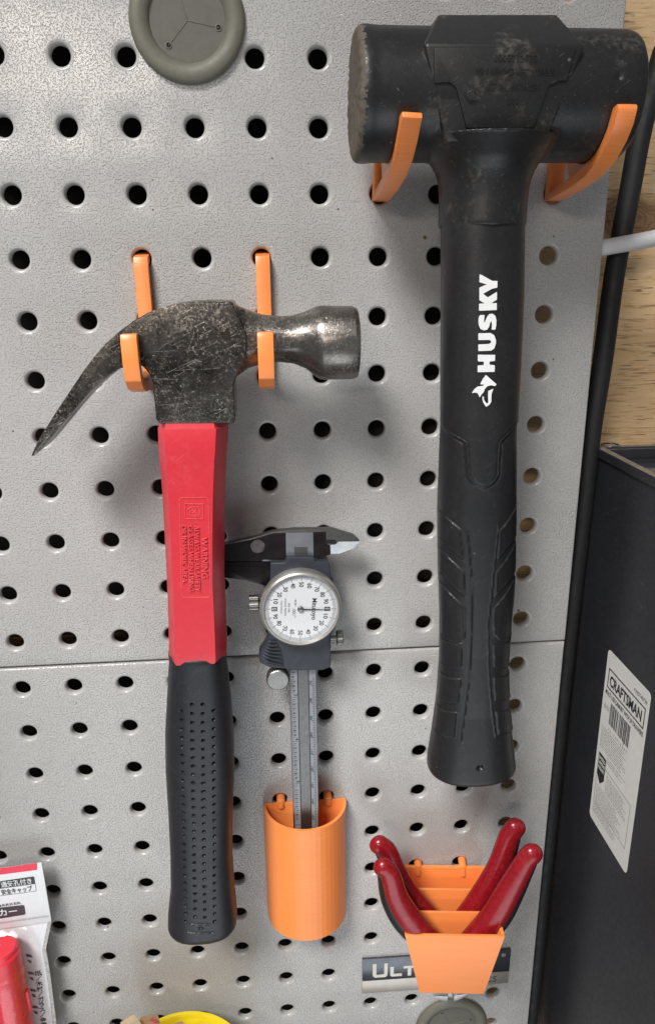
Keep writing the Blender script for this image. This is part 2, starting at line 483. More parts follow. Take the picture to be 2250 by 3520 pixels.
def powder_coat(name, wrinkle):
    n = Nodes(name)
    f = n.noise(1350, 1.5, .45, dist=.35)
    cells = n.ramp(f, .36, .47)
    fine = n.noise(2600, 2, .5)
    big = n.noise(18, 2)
    c = n.mix(n.ramp(big, .3, .7), (.415, .405, .395), (.45, .442, .432))
    c = n.mix(n.ramp(cells, 0, 1, .17, 0), c, (.26, .255, .25))  # shade of the wrinkle valleys put into the paint colour
    c = n.mix(n.ramp(n.noise(260, 0), .875, .88), c, (.16, .10, .05))
    h = n.math('ADD', cells, n.math('MULTIPLY', fine, .12))
    nm = n.bump(h, wrinkle, .00048)
    smear = n.math('MULTIPLY', n.ramp(n.noise(34, 5, .65), .56, .70), n.ramp(n.noise(9, 2), .45, .6))
    c = n.mix(n.math('MULTIPLY', smear, .22), c, (.30, .285, .265))
    return n.out(c, n.ramp(n.noise(26, 4, .6), .3, .7, .13, .24), 0.0, nm, Specular_IOR_Level=.55)
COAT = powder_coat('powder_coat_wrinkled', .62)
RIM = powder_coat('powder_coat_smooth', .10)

def pla(name, col, rough=.38):
    n = Nodes(name)
    v = n.map(scale=(60, 60, 4200))
    lay = n.noise(1.0, 1, .5, v)
    w = n.new('ShaderNodeTexWave', wave_type='BANDS', bands_direction='Z')
    n.put(w.inputs['Vector'], n.co.outputs['Object'])
    w.inputs['Scale'].default_value = 800
    w.inputs['Distortion'].default_value = .3
    c = n.mix(n.ramp(lay, .25, .75), tuple(v * .93 for v in col), tuple(min(1, v * 1.05) for v in col))
    h = n.math('ADD', n.math('MULTIPLY', w.outputs['Fac'], .4), lay)
    return n.out(c, rough, 0.0, n.bump(h, .35, .00012), Subsurface_Weight=.12, Subsurface_Radius=(.004, .0015, .0006), Subsurface_Scale=1.0)
ORANGE = pla('orange_printed_plastic', (.93, .285, .075), .30)

def worn_steel(name, dark=(.042, .038, .034), mid=(.16, .145, .13), lite=(.66, .60, .52), amount=.8, rough=.28):
    n = Nodes(name)
    blotch = n.noise(38, 4, .6)
    fine = n.noise(900, 6, .75)
    chips = n.ramp(n.math('ADD', n.math('MULTIPLY', fine, .7), n.math('MULTIPLY', blotch, .45)), .62, .70)
    c = n.mix(n.ramp(n.math('ADD', n.math('MULTIPLY', n.noise(45, 3, .6), .6), n.math('MULTIPLY', n.noise(300, 5, .7), .4)), .38, .62), dark, mid)
    s = None
    for i, (a, wd, ln, th) in enumerate(((.42, .00024, .010, .715), (-.75, .00022, .0055, .72), (1.25, .0004, .0016, .70), (2.25, .00035, .0012, .69), (.05, .0002, .014, .735), (-.2, .0005, .0009, .69))):
        k = n.scratches(a, wd, ln, th, 3.1 * i)
        s = k if s is None else n.math('MAXIMUM', s, k)
    s = n.math('MULTIPLY', s, n.ramp(n.noise(55, 4, .65), .42, .60, .08, 1))
    s = n.math('MAXIMUM', s, n.math('MULTIPLY', chips, .75))
    c = n.mix(n.math('MULTIPLY', s, amount), c, lite)
    rust = n.ramp(n.noise(120, 5, .7), .60, .72)
    c = n.mix(n.math('MULTIPLY', rust, .4), c, (.11, .06, .03))
    nm = n.bump(n.math('SUBTRACT', n.noise(700, 4, .6), n.math('MULTIPLY', s, .6)), .35, .00016)
    return n.out(c, n.ramp(fine, .3, .7, rough * .75, rough * 1.3), .88, nm)
STEEL = worn_steel('worn_forged_steel')
STEEL2 = worn_steel('worn_bright_steel', (.11, .10, .092), (.25, .23, .21), (.66, .60, .52), .6, .28)

def rubber(name, col, rough=.5, scuff=.25, scol=(.10, .095, .085), grain=.00006, streak=.6, vary=.18):
    n = Nodes(name)
    f = n.noise(60, 5, .7)
    g = n.noise(500, 3, .6)
    c = n.mix(n.ramp(g, .3, .7), tuple(v * (1 - vary) for v in col), tuple(v * (1 + vary) for v in col))
    d = n.math('MULTIPLY', n.ramp(f, .55, .75), n.ramp(g, .4, .65))
    c = n.mix(n.math('MULTIPLY', d, scuff), c, scol)
    s = n.math('MAXIMUM', n.scratches(.6, .00028, .012, .735, 5.0), n.scratches(-.9, .00025, .010, .74, 9.0))
    c = n.mix(n.math('MULTIPLY', s, streak), c, tuple(min(1, v * 2.0) for v in scol))
    spots = n.ramp(n.noise(330, 1), .80, .82)
    c = n.mix(n.math('MULTIPLY', spots, .5), c, (.22, .21, .20))
    nm = n.bump(n.noise(1500, 2), .5, grain)
    return n.out(c, n.ramp(f, .3, .7, rough * .88, rough * 1.15), 0.0, nm)

# ------------------------------------------------------------------ pegboard panels
ADDEDBACK = simple('added_dark_backing', (.030, .022, .016), .7, vary=.3, scale=30)  # unseen sheet added behind the board so its holes stay dark
def panel(name, label, x0, x1, z0, z1, cols, rows, dx, dz):
    bm = bmesh.new()
    t = thing(name, label, 'pegboard', ((x0 + x1) / 2, 0, z0), 'steel pegboard panels')
    PROF = [(5.7, 0), (5.15, -.05), (4.75, -.2), (4.35, -.55), (4.05, -1.1), (3.88, -1.9), (3.84, -3.2)]
    xs = [25.4 * c + dx for c in cols]
    zs = [-25.4 * r - dz for r in rows]
    xb = [x0] + [(a + b) / 2 for a, b in zip(xs[:-1], xs[1:])] + [x1]
    zb = [z1] + [(a + b) / 2 for a, b in zip(zs[:-1], zs[1:])] + [z0]
    S = 7
    for i, cx in enumerate(xs):
        for j, cz in enumerate(zs):
            a, b, c, e = xb[i], xb[i + 1], zb[j + 1], zb[j]
            ring = [(a + (b - a) * k / S, c) for k in range(S)] + [(b, c + (e - c) * k / S) for k in range(S)] + \
                   [(b - (b - a) * k / S, e) for k in range(S)] + [(a, e - (e - c) * k / S) for k in range(S)]
            prev = [bm.verts.new((x, 0, z)) for x, z in ring]
            ang = [math.atan2((z - cz) / (e - c), (x - cx) / (b - a)) for x, z in ring]
            for q, (r, d) in enumerate(PROF):
                cur = [bm.verts.new((cx + r * math.cos(t_), d, cz + r * math.sin(t_))) for t_ in ang]
                n = len(cur)
                for k in range(n):
                    f = bm.faces.new((prev[k], prev[(k + 1) % n], cur[(k + 1) % n], cur[k]))
                    f.material_index = 1 if q > 1 else 0
                prev = cur
    bmesh.ops.remove_doubles(bm, verts=bm.verts[:], dist=.01)
    eps = .05
    def rim(v):
        return (abs(v.co.x - x0) < eps or abs(v.co.x - x1) < eps or abs(v.co.z - z0) < eps or abs(v.co.z - z1) < eps)
    edges = [e for e in bm.edges if e.is_boundary and rim(e.verts[0]) and rim(e.verts[1])]
    info = {}
    for out, back in ((.35, .12), (.75, .5), (.95, 1.2), (.95, 14)):
        r = bmesh.ops.extrude_edge_only(bm, edges=edges)
        vs_ = [g for g in r['geom'] if isinstance(g, bmesh.types.BMVert)]
        edges = [g for g in r['geom'] if isinstance(g, bmesh.types.BMEdge) and g.is_boundary]
        edges = [e for e in edges if e.verts[0] in set(vs_) and e.verts[1] in set(vs_)]
        for v in vs_:
            px, pz = v.co.x, v.co.z
            sx = -1 if px < x0 + eps else (1 if px > x1 - eps else 0)
            sz = -1 if pz < z0 + eps else (1 if pz > z1 - eps else 0)
            bx = x0 if sx < 0 else (x1 if sx > 0 else px)
            bz = z0 if sz < 0 else (z1 if sz > 0 else pz)
            v.co = Vector((bx + sx * out, -back, bz + sz * out))
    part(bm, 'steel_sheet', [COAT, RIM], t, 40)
    part(box(x0 - .5, 214, -30, -28.8, z0 + 1, z1 - 1), 'added_backing', ADDEDBACK, t)
    return t
panel('pegboard_panel', 'grey wrinkle-coated steel pegboard above the seam, behind the hammer and mallet heads',
      -95.0, 252.2, -291.8, 40.0, range(-3, 10), range(-1, 12), 0, 0)
panel('pegboard_panel', 'grey steel pegboard below the seam, carrying the printed cup, pliers holder and nameplate',
      -95.0, 252.0, -640.0, -294.7, range(-3, 10), range(12, 25), -.1, .66)

# ------------------------------------------------------------------ plywood wall behind
def plywood():
    n = Nodes('plywood')
    v = n.map(scale=(1, 1, 9))
    g = n.noise(22, 6, .65, v, dist=.6)
    v2 = n.map(scale=(1, 1, 14))
    g2 = n.noise(75, 4, .6, v2)
    c = n.mix(n.ramp(g, .3, .7), (.72, .47, .24), (.86, .63, .37))
    c = n.mix(n.math('MULTIPLY', n.ramp(g2, .54, .68), .75), c, (.34, .18, .075))
    # a knot with its rings
    dv = n.new('ShaderNodeVectorMath', operation='SUBTRACT')
    n.put(dv.inputs[0], n.co.outputs['Object'])
    dv.inputs[1].default_value = (.287, 0.0, -.084)
    sc = n.new('ShaderNodeVectorMath', operation='MULTIPLY')
    n.put(sc.inputs[0], dv.outputs[0])
    sc.inputs[1].default_value = (.8, 0, 1.35)
    ln = n.new('ShaderNodeVectorMath', operation='LENGTH')
    n.put(ln.inputs[0], sc.outputs[0])
    r = n.math('ADD', ln.outputs['Value'], n.math('MULTIPLY', n.noise(90, 3), .012))
    rings = n.math('SINE', n.math('MULTIPLY', r, 2600.0))
    kn = n.ramp(r, .018, .026, 1, 0)
    kc = n.mix(n.ramp(rings, -1, 1), (.13, .06, .03), (.24, .13, .06))
    c = n.mix(n.math('MULTIPLY', kn, .85), c, kc)
    crack = n.ramp(n.noise(1.0, 2, .5, n.map(scale=(60, 60, 900))), .66, .70)
    c = n.mix(n.math('MULTIPLY', crack, .6), c, (.16, .08, .035))
    h = n.math('SUBTRACT', n.math('MULTIPLY', g2, .5), crack)
    return n.out(c, .62, 0.0, n.bump(h, .8, .0008))
bm = box(-120, 420, -60, -46, -660, 80)
wall = finish(bm, 'plywood_wall', plywood())
wall['kind'] = 'structure'

# ------------------------------------------------------------------ black drawer cabinet at the right
def cabinet_plastic():
    n = Nodes('black_cabinet_plastic')
    c = n.mix(n.noise(40, 3), (.016, .017, .021), (.026, .028, .034))
    specks = n.ramp(n.noise(420, 1), .815, .83)
    s = n.math('MAXIMUM', n.scratches(1.5, .0003, .006, .76, 2.0), n.ramp(n.noise(1.0, 1, .4, n.map(scale=(150, 160, 3000), rot=(.9, 0, 0))), .77, .8))
    c = n.mix(n.math('MULTIPLY', n.math('MAXIMUM', specks, s), .5), c, (.30, .29, .27))
    g = n.new('ShaderNodeNewGeometry')
    sep = n.new('ShaderNodeSeparateXYZ')
    n.put(sep.inputs[0], g.outputs['Normal'])
    dust = n.math('MULTIPLY', n.ramp(sep.outputs['Z'], .8, .95), n.ramp(n.noise(260, 5, .75), .2, .6))
    c = n.mix(n.math('MULTIPLY', dust, .9), c, (.24, .205, .175))
    return n.out(c, n.ramp(n.noise(500, 3), .3, .7, .30, .44), 0.0, n.bump(n.noise(1100, 2), .3, .00005))
CAB = cabinet_plastic()
t = thing('drawer_cabinet', 'black plastic multi-drawer cabinet standing close to the right edge of the pegboard', 'cabinet', (268, -23, -640))
X0, X1, D0, D1, ZT = 268.0, 420.0, -23.4, 150.0, -194.2
bm = bmesh.new()
a = [(X0, D0), (X1, D0), (X1, D1), (X0, D1)]
def inset(poly, k):
    return [(poly[0][0] + k, poly[0][1] + k), (poly[1][0] - k, poly[1][1] + k), (poly[2][0] - k, poly[2][1] - k), (poly[3][0] + k, poly[3][1] - k)]
def rg(poly, z):
    return [(x, d, z) for x, d in poly]
loft([rg(inset(a, 1.2), -640), rg(inset(a, 1.2), ZT - 5), rg(a, ZT - 4.2), rg(a, ZT - .5), rg(inset(a, .5), ZT), rg(inset(a, 4.2), ZT), rg(inset(a, 4.8), ZT - .6),
      rg(inset(a, 5.0), ZT - 9), rg(inset(a, 6.5), ZT - 11)], True, bm)
part(bm, 'body', CAB, t, 20)
part(lathe([(3.6, 0), (4.7, 0), (4.9, .35), (4.7, .7), (3.8, .7), (3.6, .4)], (277.8, D0 - .6, ZT - .3), 'z', 32, cap=False), 'hanging_eyelet', CAB, t)
part(box(272.6, 300, D0 + .6, D0 + 5.4, ZT - 6, ZT - .9, .4), 'hanging_tab', CAB, t)
WHITE_PAPER = simple('label_paper', (.72, .71, .68), .45, vary=.04)
INK = simple('black_ink', (.02, .02, .022), .5, vary=.1)
GREYINK = simple('grey_ink', (.22, .22, .22), .5, vary=.1)

# printed sticker on the cabinet's left face; u runs outwards (d), v down from the sticker's top
LX = X0 + 1.2
LD0, LZ0, LS = 15.6, -290.0, .955
def stick(u, v):
    return (LX, LD0 + u * LS, LZ0 - v * LS)
def stick_quad(bm, u0, u1, v0, v1, off):
    p = [(u0, v0), (u1, v0), (u1, v1), (u0, v1)]
    bm.faces.new([bm.verts.new((LX - off, LD0 + u * LS, LZ0 - v * LS)) for u, v in p])
LWD, LHT = 45.5, 105.5
pts = []
for cx, cv, a0 in ((LWD - 2.5, 2.5, -90), (LWD - 2.5, LHT - 2.5, 0), (2.5, LHT - 2.5, 90), (2.5, 2.5, 180)):
    for k in range(5):
        aa = math.radians(a0 + 90 * k / 4)
        pts.append((cx + 2.5 * math.cos(aa), cv + 2.5 * math.sin(aa)))
bm = prism([(LX + .05, LD0 + u * LS, LZ0 - v * LS) for u, v in pts], [(LX - .15, LD0 + u * LS, LZ0 - v * LS) for u, v in pts])
stk = part(bm, 'sticker', WHITE_PAPER, t)
R_, U_ = (0, -1, 0), (0, 0, 1)
def stext(s, u, v, h, w, bold=0, anchor='c', mat=INK, name='lettering'):
    bm = lay_text(s, (LX - .30, LD0 + u * LS, LZ0 - v * LS), R_, U_, h * LS, w * LS, bold, 0, anchor)
    return part(bm, name, mat, stk, None, False)
stext('CMST40739', 37, 6.2, 2.0, 13)
bm = bmesh.new()
for u0, u1, v0, v1 in ((3.2, 43, 9.5, 10.3), (3.2, 43, 20.2, 21), (3.2, 4.0, 10.3, 20.2), (42.2, 43, 10.3, 20.2)):
    stick_quad(bm, u0, u1, v0, v1, .2)
part(bm, 'logo_frame', INK, stk, None, False)
stext('CRAFTSMAN', 23, 15.3, 6.0, 34.5, .03, name='logo_lettering')
stext('MULTI USE CABINET WITH 39 DRAWERS', 23, 23.6, 2.5, 41, .02)
bm = bmesh.new()
u = 9.5
rb = random.Random(3)
while u < 31:
    w = rb.choice((.3, .45, .7, 1.0))
    stick_quad(bm, u, u + w, 27, 39.5 if rb.random() > .12 else 41, .2)
    u += w + rb.choice((.3, .4, .7))
part(bm, 'barcode', INK, stk, None, False)
stext('7 6 1 7 4 0 1 8 8 8 5', 20.5, 42.3, 1.5, 21, mat=GREYINK)
bm = bmesh.new()
def lines(u0, u1, v0, v1, dv, rag):
    v = v0
    while v < v1:
        uu = u0
        end = u1 - rb.random() * rag
        while uu < end:
            w = min(rb.uniform(.8, 3.2), end - uu)
            stick_quad(bm, uu, uu + w, v, v + .42, .2)
            uu += w + .5
        v += dv
lines(2.5, 9, 31, 34, 1.0, 0)
lines(2.5, 33, 44.5, 58, 1.35, 6)
lines(12, 36, 58.8, 62, 1.35, 10)
lines(14, 38, 69, 80, 1.25, 5)
lines(4.5, 36, 81, 93, 1.25, 9)
lines(3, 36, 94, 99, 1.2, 14)
part(bm, 'fine_print', GREYINK, stk, None, False)['kind'] = 'stuff'
bm = bmesh.new()
for u0, u1, v0, v1 in ((3, 41, 66.5, 66.8), (3, 41, 93.2, 93.5), (3, 3.3, 66.8, 93.2), (40.7, 41, 66.8, 93.2)):
    stick_quad(bm, u0, u1, v0, v1, .18)
part(bm, 'text_frame', INK, stk, None, False)
bm = bmesh.new()
bm.faces.new([bm.verts.new((LX - .24, LD0 + u * LS, LZ0 - v * LS)) for u, v in ((3.2, 61), (11.8, 61), (11.8, 74.5), (7.5, 79), (3.2, 74.5))])
part(bm, 'badge', INK, stk, None, False)
for i, s in enumerate(('LIMITED', 'LIFETIME', 'WARRANTY')):
    stext(s, 7.5, 63.6 + 3.1 * i, 2.1, 7.4, .03, mat=WHITE_PAPER, name='badge_lettering')

# ------------------------------------------------------------------ black hose and white cable beside the board
HOSE = simple('black_hose_rubber', (.010, .010, .011), .62, vary=.2)
bm = tube([(x, -18, z) for x, z in T['hose']] + [(261.5, -17, -330), (261, -16, -450), (261, -16, -640)], 4.8, 20, sub=6)
tag(finish(bm, 'hose', HOSE, None), 'thick black hose hanging down behind the right edge of the pegboard', 'hose')
CABLE = simple('white_cable_jacket', (.66, .67, .69), .4, vary=.05)
bm = tube([(x, -12 + 3 * k, z) for k, (x, z) in enumerate(T['cable'])], 3.6, 20, sub=6)
tag(finish(bm, 'cable', CABLE, None), 'white cable crossing in front of the black hose at the right edge', 'cable')

# ------------------------------------------------------------------ rubber cable grommets
GROM = simple('grey_green_rubber', (.135, .130, .100), .55, vary=.08, bump=.00004)
GROM2 = simple('grey_green_membrane', (.105, .102, .082), .6, vary=.06)
DARK = simple('dark_inside', (.004, .004, .004), .9)
def grommet(label, cx, cz, slits):
    t = thing('cable_grommet', label, 'grommet', (cx, 0, cz), 'rubber cable grommets')
    part(lathe([(22.4, .1), (22.5, 1.2), (21.9, 2.2), (20.6, 2.9), (18.6, 3.1), (16.8, 2.6), (15.5, 1.7), (14.9, .9), (14.7, .45)], (cx, 0, cz), 'd', 72, cap=False), 'flange', GROM, t, 60)
    part(lathe([(14.9, .2), (14.9, .5), (.01, .5)], (cx, 0, cz), 'd', 72, cap=False), 'membrane', GROM2, t, 40)
    for ex, ez in slits:
        part(tube([(cx + 0, .5, cz), (cx + ex, .5, cz + ez)], .22, 6, 1.2), 'slit', GROM, t)
        part(lathe([(1.3, .45), (1.3, .75), (1.0, .8), (.85, .6), (.85, .52)], (cx + ex, 0, cz + ez), 'd', 20, cap=False), 'slit_end_ring', GROM, t)
        part(lathe([(.9, .54), (.01, .54)], (cx + ex, 0, cz + ez), 'd', 20, cap=False), 'slit_end_hole', DARK, t)
    return t
grommet('round grey-green rubber grommet with a three-way slit at the top edge of the board', 75.8, -13.2, ((-7.8, -8.6), (12, -2.3), (-3.5, 12)))
grommet('round grey-green rubber grommet below the nameplate, cut by the bottom of the picture', 203, -557, ((-6, 10.5), (12, 3), (-6, -10)))

# ------------------------------------------------------------------ maker's nameplate
CHROME = simple('dark_chrome_plate', (.10, .105, .12), .22, .75, vary=.15, scale=120)
SATIN = simple('satin_nickel_strip', (.42, .38, .34), .32, .6, vary=.08, scale=90)
LETTER = simple('raised_silver_letter', (.58, .55, .50), .35, .3, vary=.05)
t = thing('nameplate', 'dark chrome maker nameplate with raised letters behind the pliers holder', 'nameplate', (146.8, 0, -524))
def plate_pt(x, z):
    return (x, z - .0178 * (x - 146.8))
pl = [plate_pt(146.8, -514), plate_pt(237.2, -514), plate_pt(237.2, -496.9), plate_pt(146.8, -496.9)]
part(slab(pl, .2, 1.5, .5), 'upper_field', CHROME, t)
pl = [plate_pt(146.6, -523.6), plate_pt(237.0, -523.6), plate_pt(237.0, -514.05), plate_pt(146.6, -514.05)]
part(slab(pl, .2, 1.4, .4), 'lower_strip', SATIN, t)
Rr = (math.cos(-.0178), 0, math.sin(-.0178)); Uu = (-Rr[2], 0, Rr[0])
def ptext(s, x, z, h, w, mat, bold=.0, name='lettering', ext=.35):
    px, pz = plate_pt(x, z)
    return part(lay_text(s, (px, 1.45, pz), Rr, Uu, h, w, bold, ext), name, mat, t, 20)
def poly_letters(name, rows, mat):
    for r in rows:
        part(slab([plate_pt(*p) for p in r], 1.45, 1.85, .1, 1), name, mat, t)
def rects(x0, h, spec, z0=-511.5):
    return [(x0 + u, z0 + v * h) for u, v in spec]
poly_letters('letter', [
    rects(153, 10.6, ((0, 1), (0, .2), (.5, .07), (1.6, 0), (7.4, 0), (8.6, .07), (9.1, .2), (9.1, 1), (6.9, 1), (6.9, .24), (6.4, .19), (2.8, .19), (2.3, .24), (2.3, 1))),
    rects(163.6, 7.6, ((0, 1), (0, .12), (1, 0), (7.2, 0), (7.2, .26), (2.2, .26), (2.2, 1))),
    rects(171.6, 7.6, ((0, 1), (0, .76), (2.6, .76), (2.6, 0), (4.8, 0), (4.8, .76), (7.4, .76), (7.4, 1))),
    rects(180.0, 7.6, ((0, 1), (0, 0), (2.1, 0), (2.1, .3), (3.6, .3), (5.2, 0), (7.6, 0), (5.6, .34), (7.2, .5), (7.2, .9), (6.4, 1))),
    rects(188.3, 7.6, ((2.6, 1), (0, 0), (2.3, 0), (4, .7), (5.7, 0), (8, 0), (5.4, 1))),
    rects(200.0, 10.6, ((0, 1), (0, 0), (2.3, 0), (2.3, .42), (6.4, .42), (6.4, 0), (8.7, 0), (8.7, 1), (6.4, 1), (6.4, .6), (2.3, .6), (2.3, 1))),
    rects(217.0, 10.6, ((0, 1), (0, .8), (6.2, .8), (6.9, .72), (6.9, .28), (6.2, .2), (2.3, .2), (2.3, .7), (0, .7), (0, 0), (7.2, 0), (9.2, .2), (9.2, .8), (7.2, 1)))], LETTER)
ptext('SEVILLE CLASSICS', 205.5, -519.2, 4.4, 48, INK, .0, ext=.1)
ptext('\u00ae', 232.6, -500.6, 2.6, 2.6, LETTER, ext=.2)

# ------------------------------------------------------------------ printed hooks
def hook(label, cx, prof, pegs, bv=.55, rot=0.0, hw=3.1):
    t = thing('printed_hook', label, 'hook', (cx, 0, pegs[0]), 'orange printed tool hooks', (0, rot, 0))
    part(side_slab(prof, cx - hw, cx + hw, bv), 'arm', ORANGE, t, 25)
    for z in pegs:
        part(lathe([(2.3, -9), (2.9, -8), (2.9, .8)], (cx, 0, z), 'd', 20), 'peg', ORANGE, t)
    return t
def mallet_hook(a0, top):
    arc = [(40.5 + 22.0 * math.cos(math.radians(a)), -47.5 + 22.0 * math.sin(math.radians(a))) for a in [a0] + [v for v in range(-36, -146, -10)]]
    return [(.4, -79.4), (8, -79.2), (26, -77.3), (42, -74.6), (53.4, -70.2), (60.4, -65), (64.4, -60.2), (66.0, top - 2.0), (65.8, top - .5), (64.6, top)] + arc + \
        [(18.6, -61.5), (26.4, -73.0), (4.6, -76.4), (4.6, -46), (.4, -46)]
hook('orange printed hook under the left end of the black mallet head', 152.7, mallet_hook(-26, -56.9), (-76.2, -50.8), rot=.05, bv=.9, hw=3.5)
hook('orange printed hook under the right end of the black mallet head', 227.9, mallet_hook(-19, -54.0), (-76.2, -50.8), bv=.9, hw=3.5)
HH = [(.4, -155), (20, -154.2), (38, -152.6), (45.5, -150.6), (49.6, -147), (51, -140), (51, -131.5), (50.3, -129.4), (46.6, -129.2), (46.2, -131), (46.2, -141), (44.8, -145),
      (41, -146.6), (15, -147.2), (4.6, -149.5), (4.6, -105), (3.6, -101), (-7.5, -98.6), (-8, -102), (.4, -104)]
hook('orange printed hook holding the curved claw side of the steel hammer', 51.3, HH, (-152.4,), rot=math.radians(-.7))
hook('orange printed hook holding the striking-face side of the steel hammer', 102.0, HH, (-152.4,))

# ------------------------------------------------------------------ claw hammer
HAM = thing('claw_hammer', 'curved-claw hammer with red handle, black dimpled grip and scuffed steel head', 'hammer', (64, 33, -437))
ct, cb = T['claw_top'], T['claw_bot']
head = bmesh.new()
# cheek and root of the claw, then the two prongs
k0 = 7
nk = T['neck']
root = [ct[0]] + ct[1:k0 + 1] + cb[-5:] + [(nk[0][0], -163), (nk[0][0] + 1.4, -164.6), (nk[-1][0] - 1.2, -165.2), (nk[-1][0] + .1, -163.6), nk[-1]] + T['cheek_r']
slab(root, 21.5, 44.6, 1.7, 3, head)
kk = k0 - 1
prong = ct[kk:] + cb[:-4]
slab(prong, 34.6, 44.2, .8, 2, head)
slab(prong, 21.7, 31.4, .8, 2, head)
def octo(x, zt, zb, hd, ch, n=40, rnd=0.0):
    zc, hz = (zt + zb) / 2, (zt - zb) / 2
    out = []
    for i in range(n):
        a = 2 * math.pi * i / n
        c, s = math.cos(a), math.sin(a)
        # octagon support radius blended with an ellipse
        k = 1.0 / max(abs(c), abs(s), (abs(c) + abs(s)) / ch)
        k = k * (1 - rnd) + rnd
        out.append((x, 33 + hd * c * k, zc + hz * s * k))
    return out
secs = [(84, -119.5, -150, 11.2, 1.55, 0), (90, -119.4, -147.5, 11.0, 1.5, 0), (95, -121.6, -144.2, 10.4, 1.42, .1), (101, -123.6, -142.6, 9.8, 1.38, .2), (107, -124.4, -142.2, 9.5, 1.36, .3),
        (113, -124.2, -143.0, 9.7, 1.36, .4), (118, -122.8, -145.2, 11.0, 1.36, .6), (121.6, -121.2, -148.2, 12.9, 1.36, .85), (123.4, -120.7, -149.4, 14.0, 1.36, 1), (125, -120.6, -149.8, 14.4, 1.36, 1),
        (137.2, -120.8, -149.9, 14.4, 1.36, 1), (138.9, -121.8, -149.0, 13.5, 1.36, 1), (139.3, -123.8, -147.0, 11.6, 1.36, 1)]
loft([octo(x, a, b, h, c, 40, r) for x, a, b, h, c, r in secs], True, head)
for f in head.faces:
    if f.calc_center_median().x > 94.2:
        f.material_index = 1
hd_ = part(head, 'head', [STEEL, STEEL2], HAM, 28)

RED = rubber('red_fibreglass', (.57, .025, .040), .36, .35, (.70, .13, .13), .00004, .25, .04)
def interp(tab, z):
    zs = np.array([p[1] for p in tab]); xs = np.array([p[0] for p in tab])
    o = np.argsort(zs)
    return np.interp(z, zs[o], xs[o])
rings = []
for z, grow in ((-158, -1), (-166.4, -.6), (-167.2, 0), (-176, 0), (-180, -.2), (-195, -.2), (-215, 0), (-235, 0), (-255, 0), (-266, 0), (-270.6, 0), (-272, -.6)):
    xl = interp(T['handle_l'], z) - grow; xr = interp(T['handle_r'], z) + grow
    f = 44.6 + (grow * .5 if grow < 0 else 0); bk = 21.6
    cl, cr = 3.4, 4.4
    rings.append([(xl, 33 - 4, z), (xl + cl, bk, z), (xr - cr, bk, z), (xr, 33 - 4, z), (xr, 33 + 4.6, z), (xr - cr, f, z), (xl + cl, f, z), (xl, 33 + 4.6, z)])
bm = loft(rings)
bevel(bm, .7, 3, angle=12)
hand = part(bm, 'handle', RED, HAM, 40)
RED2 = rubber('red_raised_lettering', (.66, .06, .075), .40, .6, (.80, .28, .27), .00003, .2)
wr = T['warnrect']
ring = []
def rr(poly, r, k=5):
    out = []
    P = [np.array(p) for p in poly]
    for i in range(len(P)):
        a, b, c = P[i - 1], P[i], P[(i + 1) % len(P)]
        u = (a - b) / np.linalg.norm(a - b); v = (c - b) / np.linalg.norm(c - b)
        for j in range(k + 1):
            t_ = j / k
            out.append(tuple(b + u * r * (1 - t_) ** 2 + v * r * t_ ** 2))
    return out
path = rr(wr, 1.8)
part(tube([(x, 44.6, z) for x, z in path + path[:1]], .22, 6, .8, caps=0), 'label_border', RED2, hand)
DN, RT = (0, 0, -1), (1, 0, 0)
def wline(s, i, bold, nm):
    p = T['warnlines'][4 * i:4 * i + 4]
    x = sum(q_[0] for q_ in p) / 4
    za, zb_ = (p[0][1] + p[1][1]) / 2, (p[2][1] + p[3][1]) / 2
    dx = ((p[2][0] + p[3][0]) - (p[0][0] + p[1][0])) / 2
    L = math.hypot(dx, zb_ - za)
    r = (dx / L, 0, (zb_ - za) / L)
    up = (-r[2], 0, r[0])
    part(lay_text(s, (x, 44.5, (za + zb_) / 2), r, up, abs(p[1][0] - p[0][0]) * .92, L, bold, .8), nm, RED2, hand, 30)
for i, (s, b) in enumerate((('WARNING', .012), ('ALWAYS WEAR SAFETY', .008), ('GLASSES WHEN USING', .008), ('OR IN WORK AREA.', .008))):
    wline(s, i, b, 'raised_lettering')
ic = T['icon']
part(tube([(x, 44.6, z) for x, z in ic + ic[:1]], .3, 6, .9, caps=0), 'icon_frame', RED2, hand)
icx, icz = sum(p[0] for p in ic) / 4, sum(p[1] for p in ic) / 4
face_o = [(icx + 2.6 * math.cos(a) - .3 * math.cos(2 * a), 44.6, icz + 2.15 * math.sin(a)) for a in np.linspace(0, 2 * math.pi, 25)]
part(tube(face_o, .22, 6, .9, caps=0), 'icon_face', RED2, hand)
for s in (-1, 1):
    part(tube([(icx + .2 + .75 * math.cos(a), 44.6, icz + s * .95 + .72 * math.sin(a)) for a in np.linspace(0, 2 * math.pi, 17)], .2, 6, .9, caps=0), 'icon_goggle', RED2, hand)
part(tube([(icx - 1.6, 44.6, icz - .6), (icx - 1.6, 44.6, icz + .6)], .18, 6), 'icon_mouth', RED2, hand)

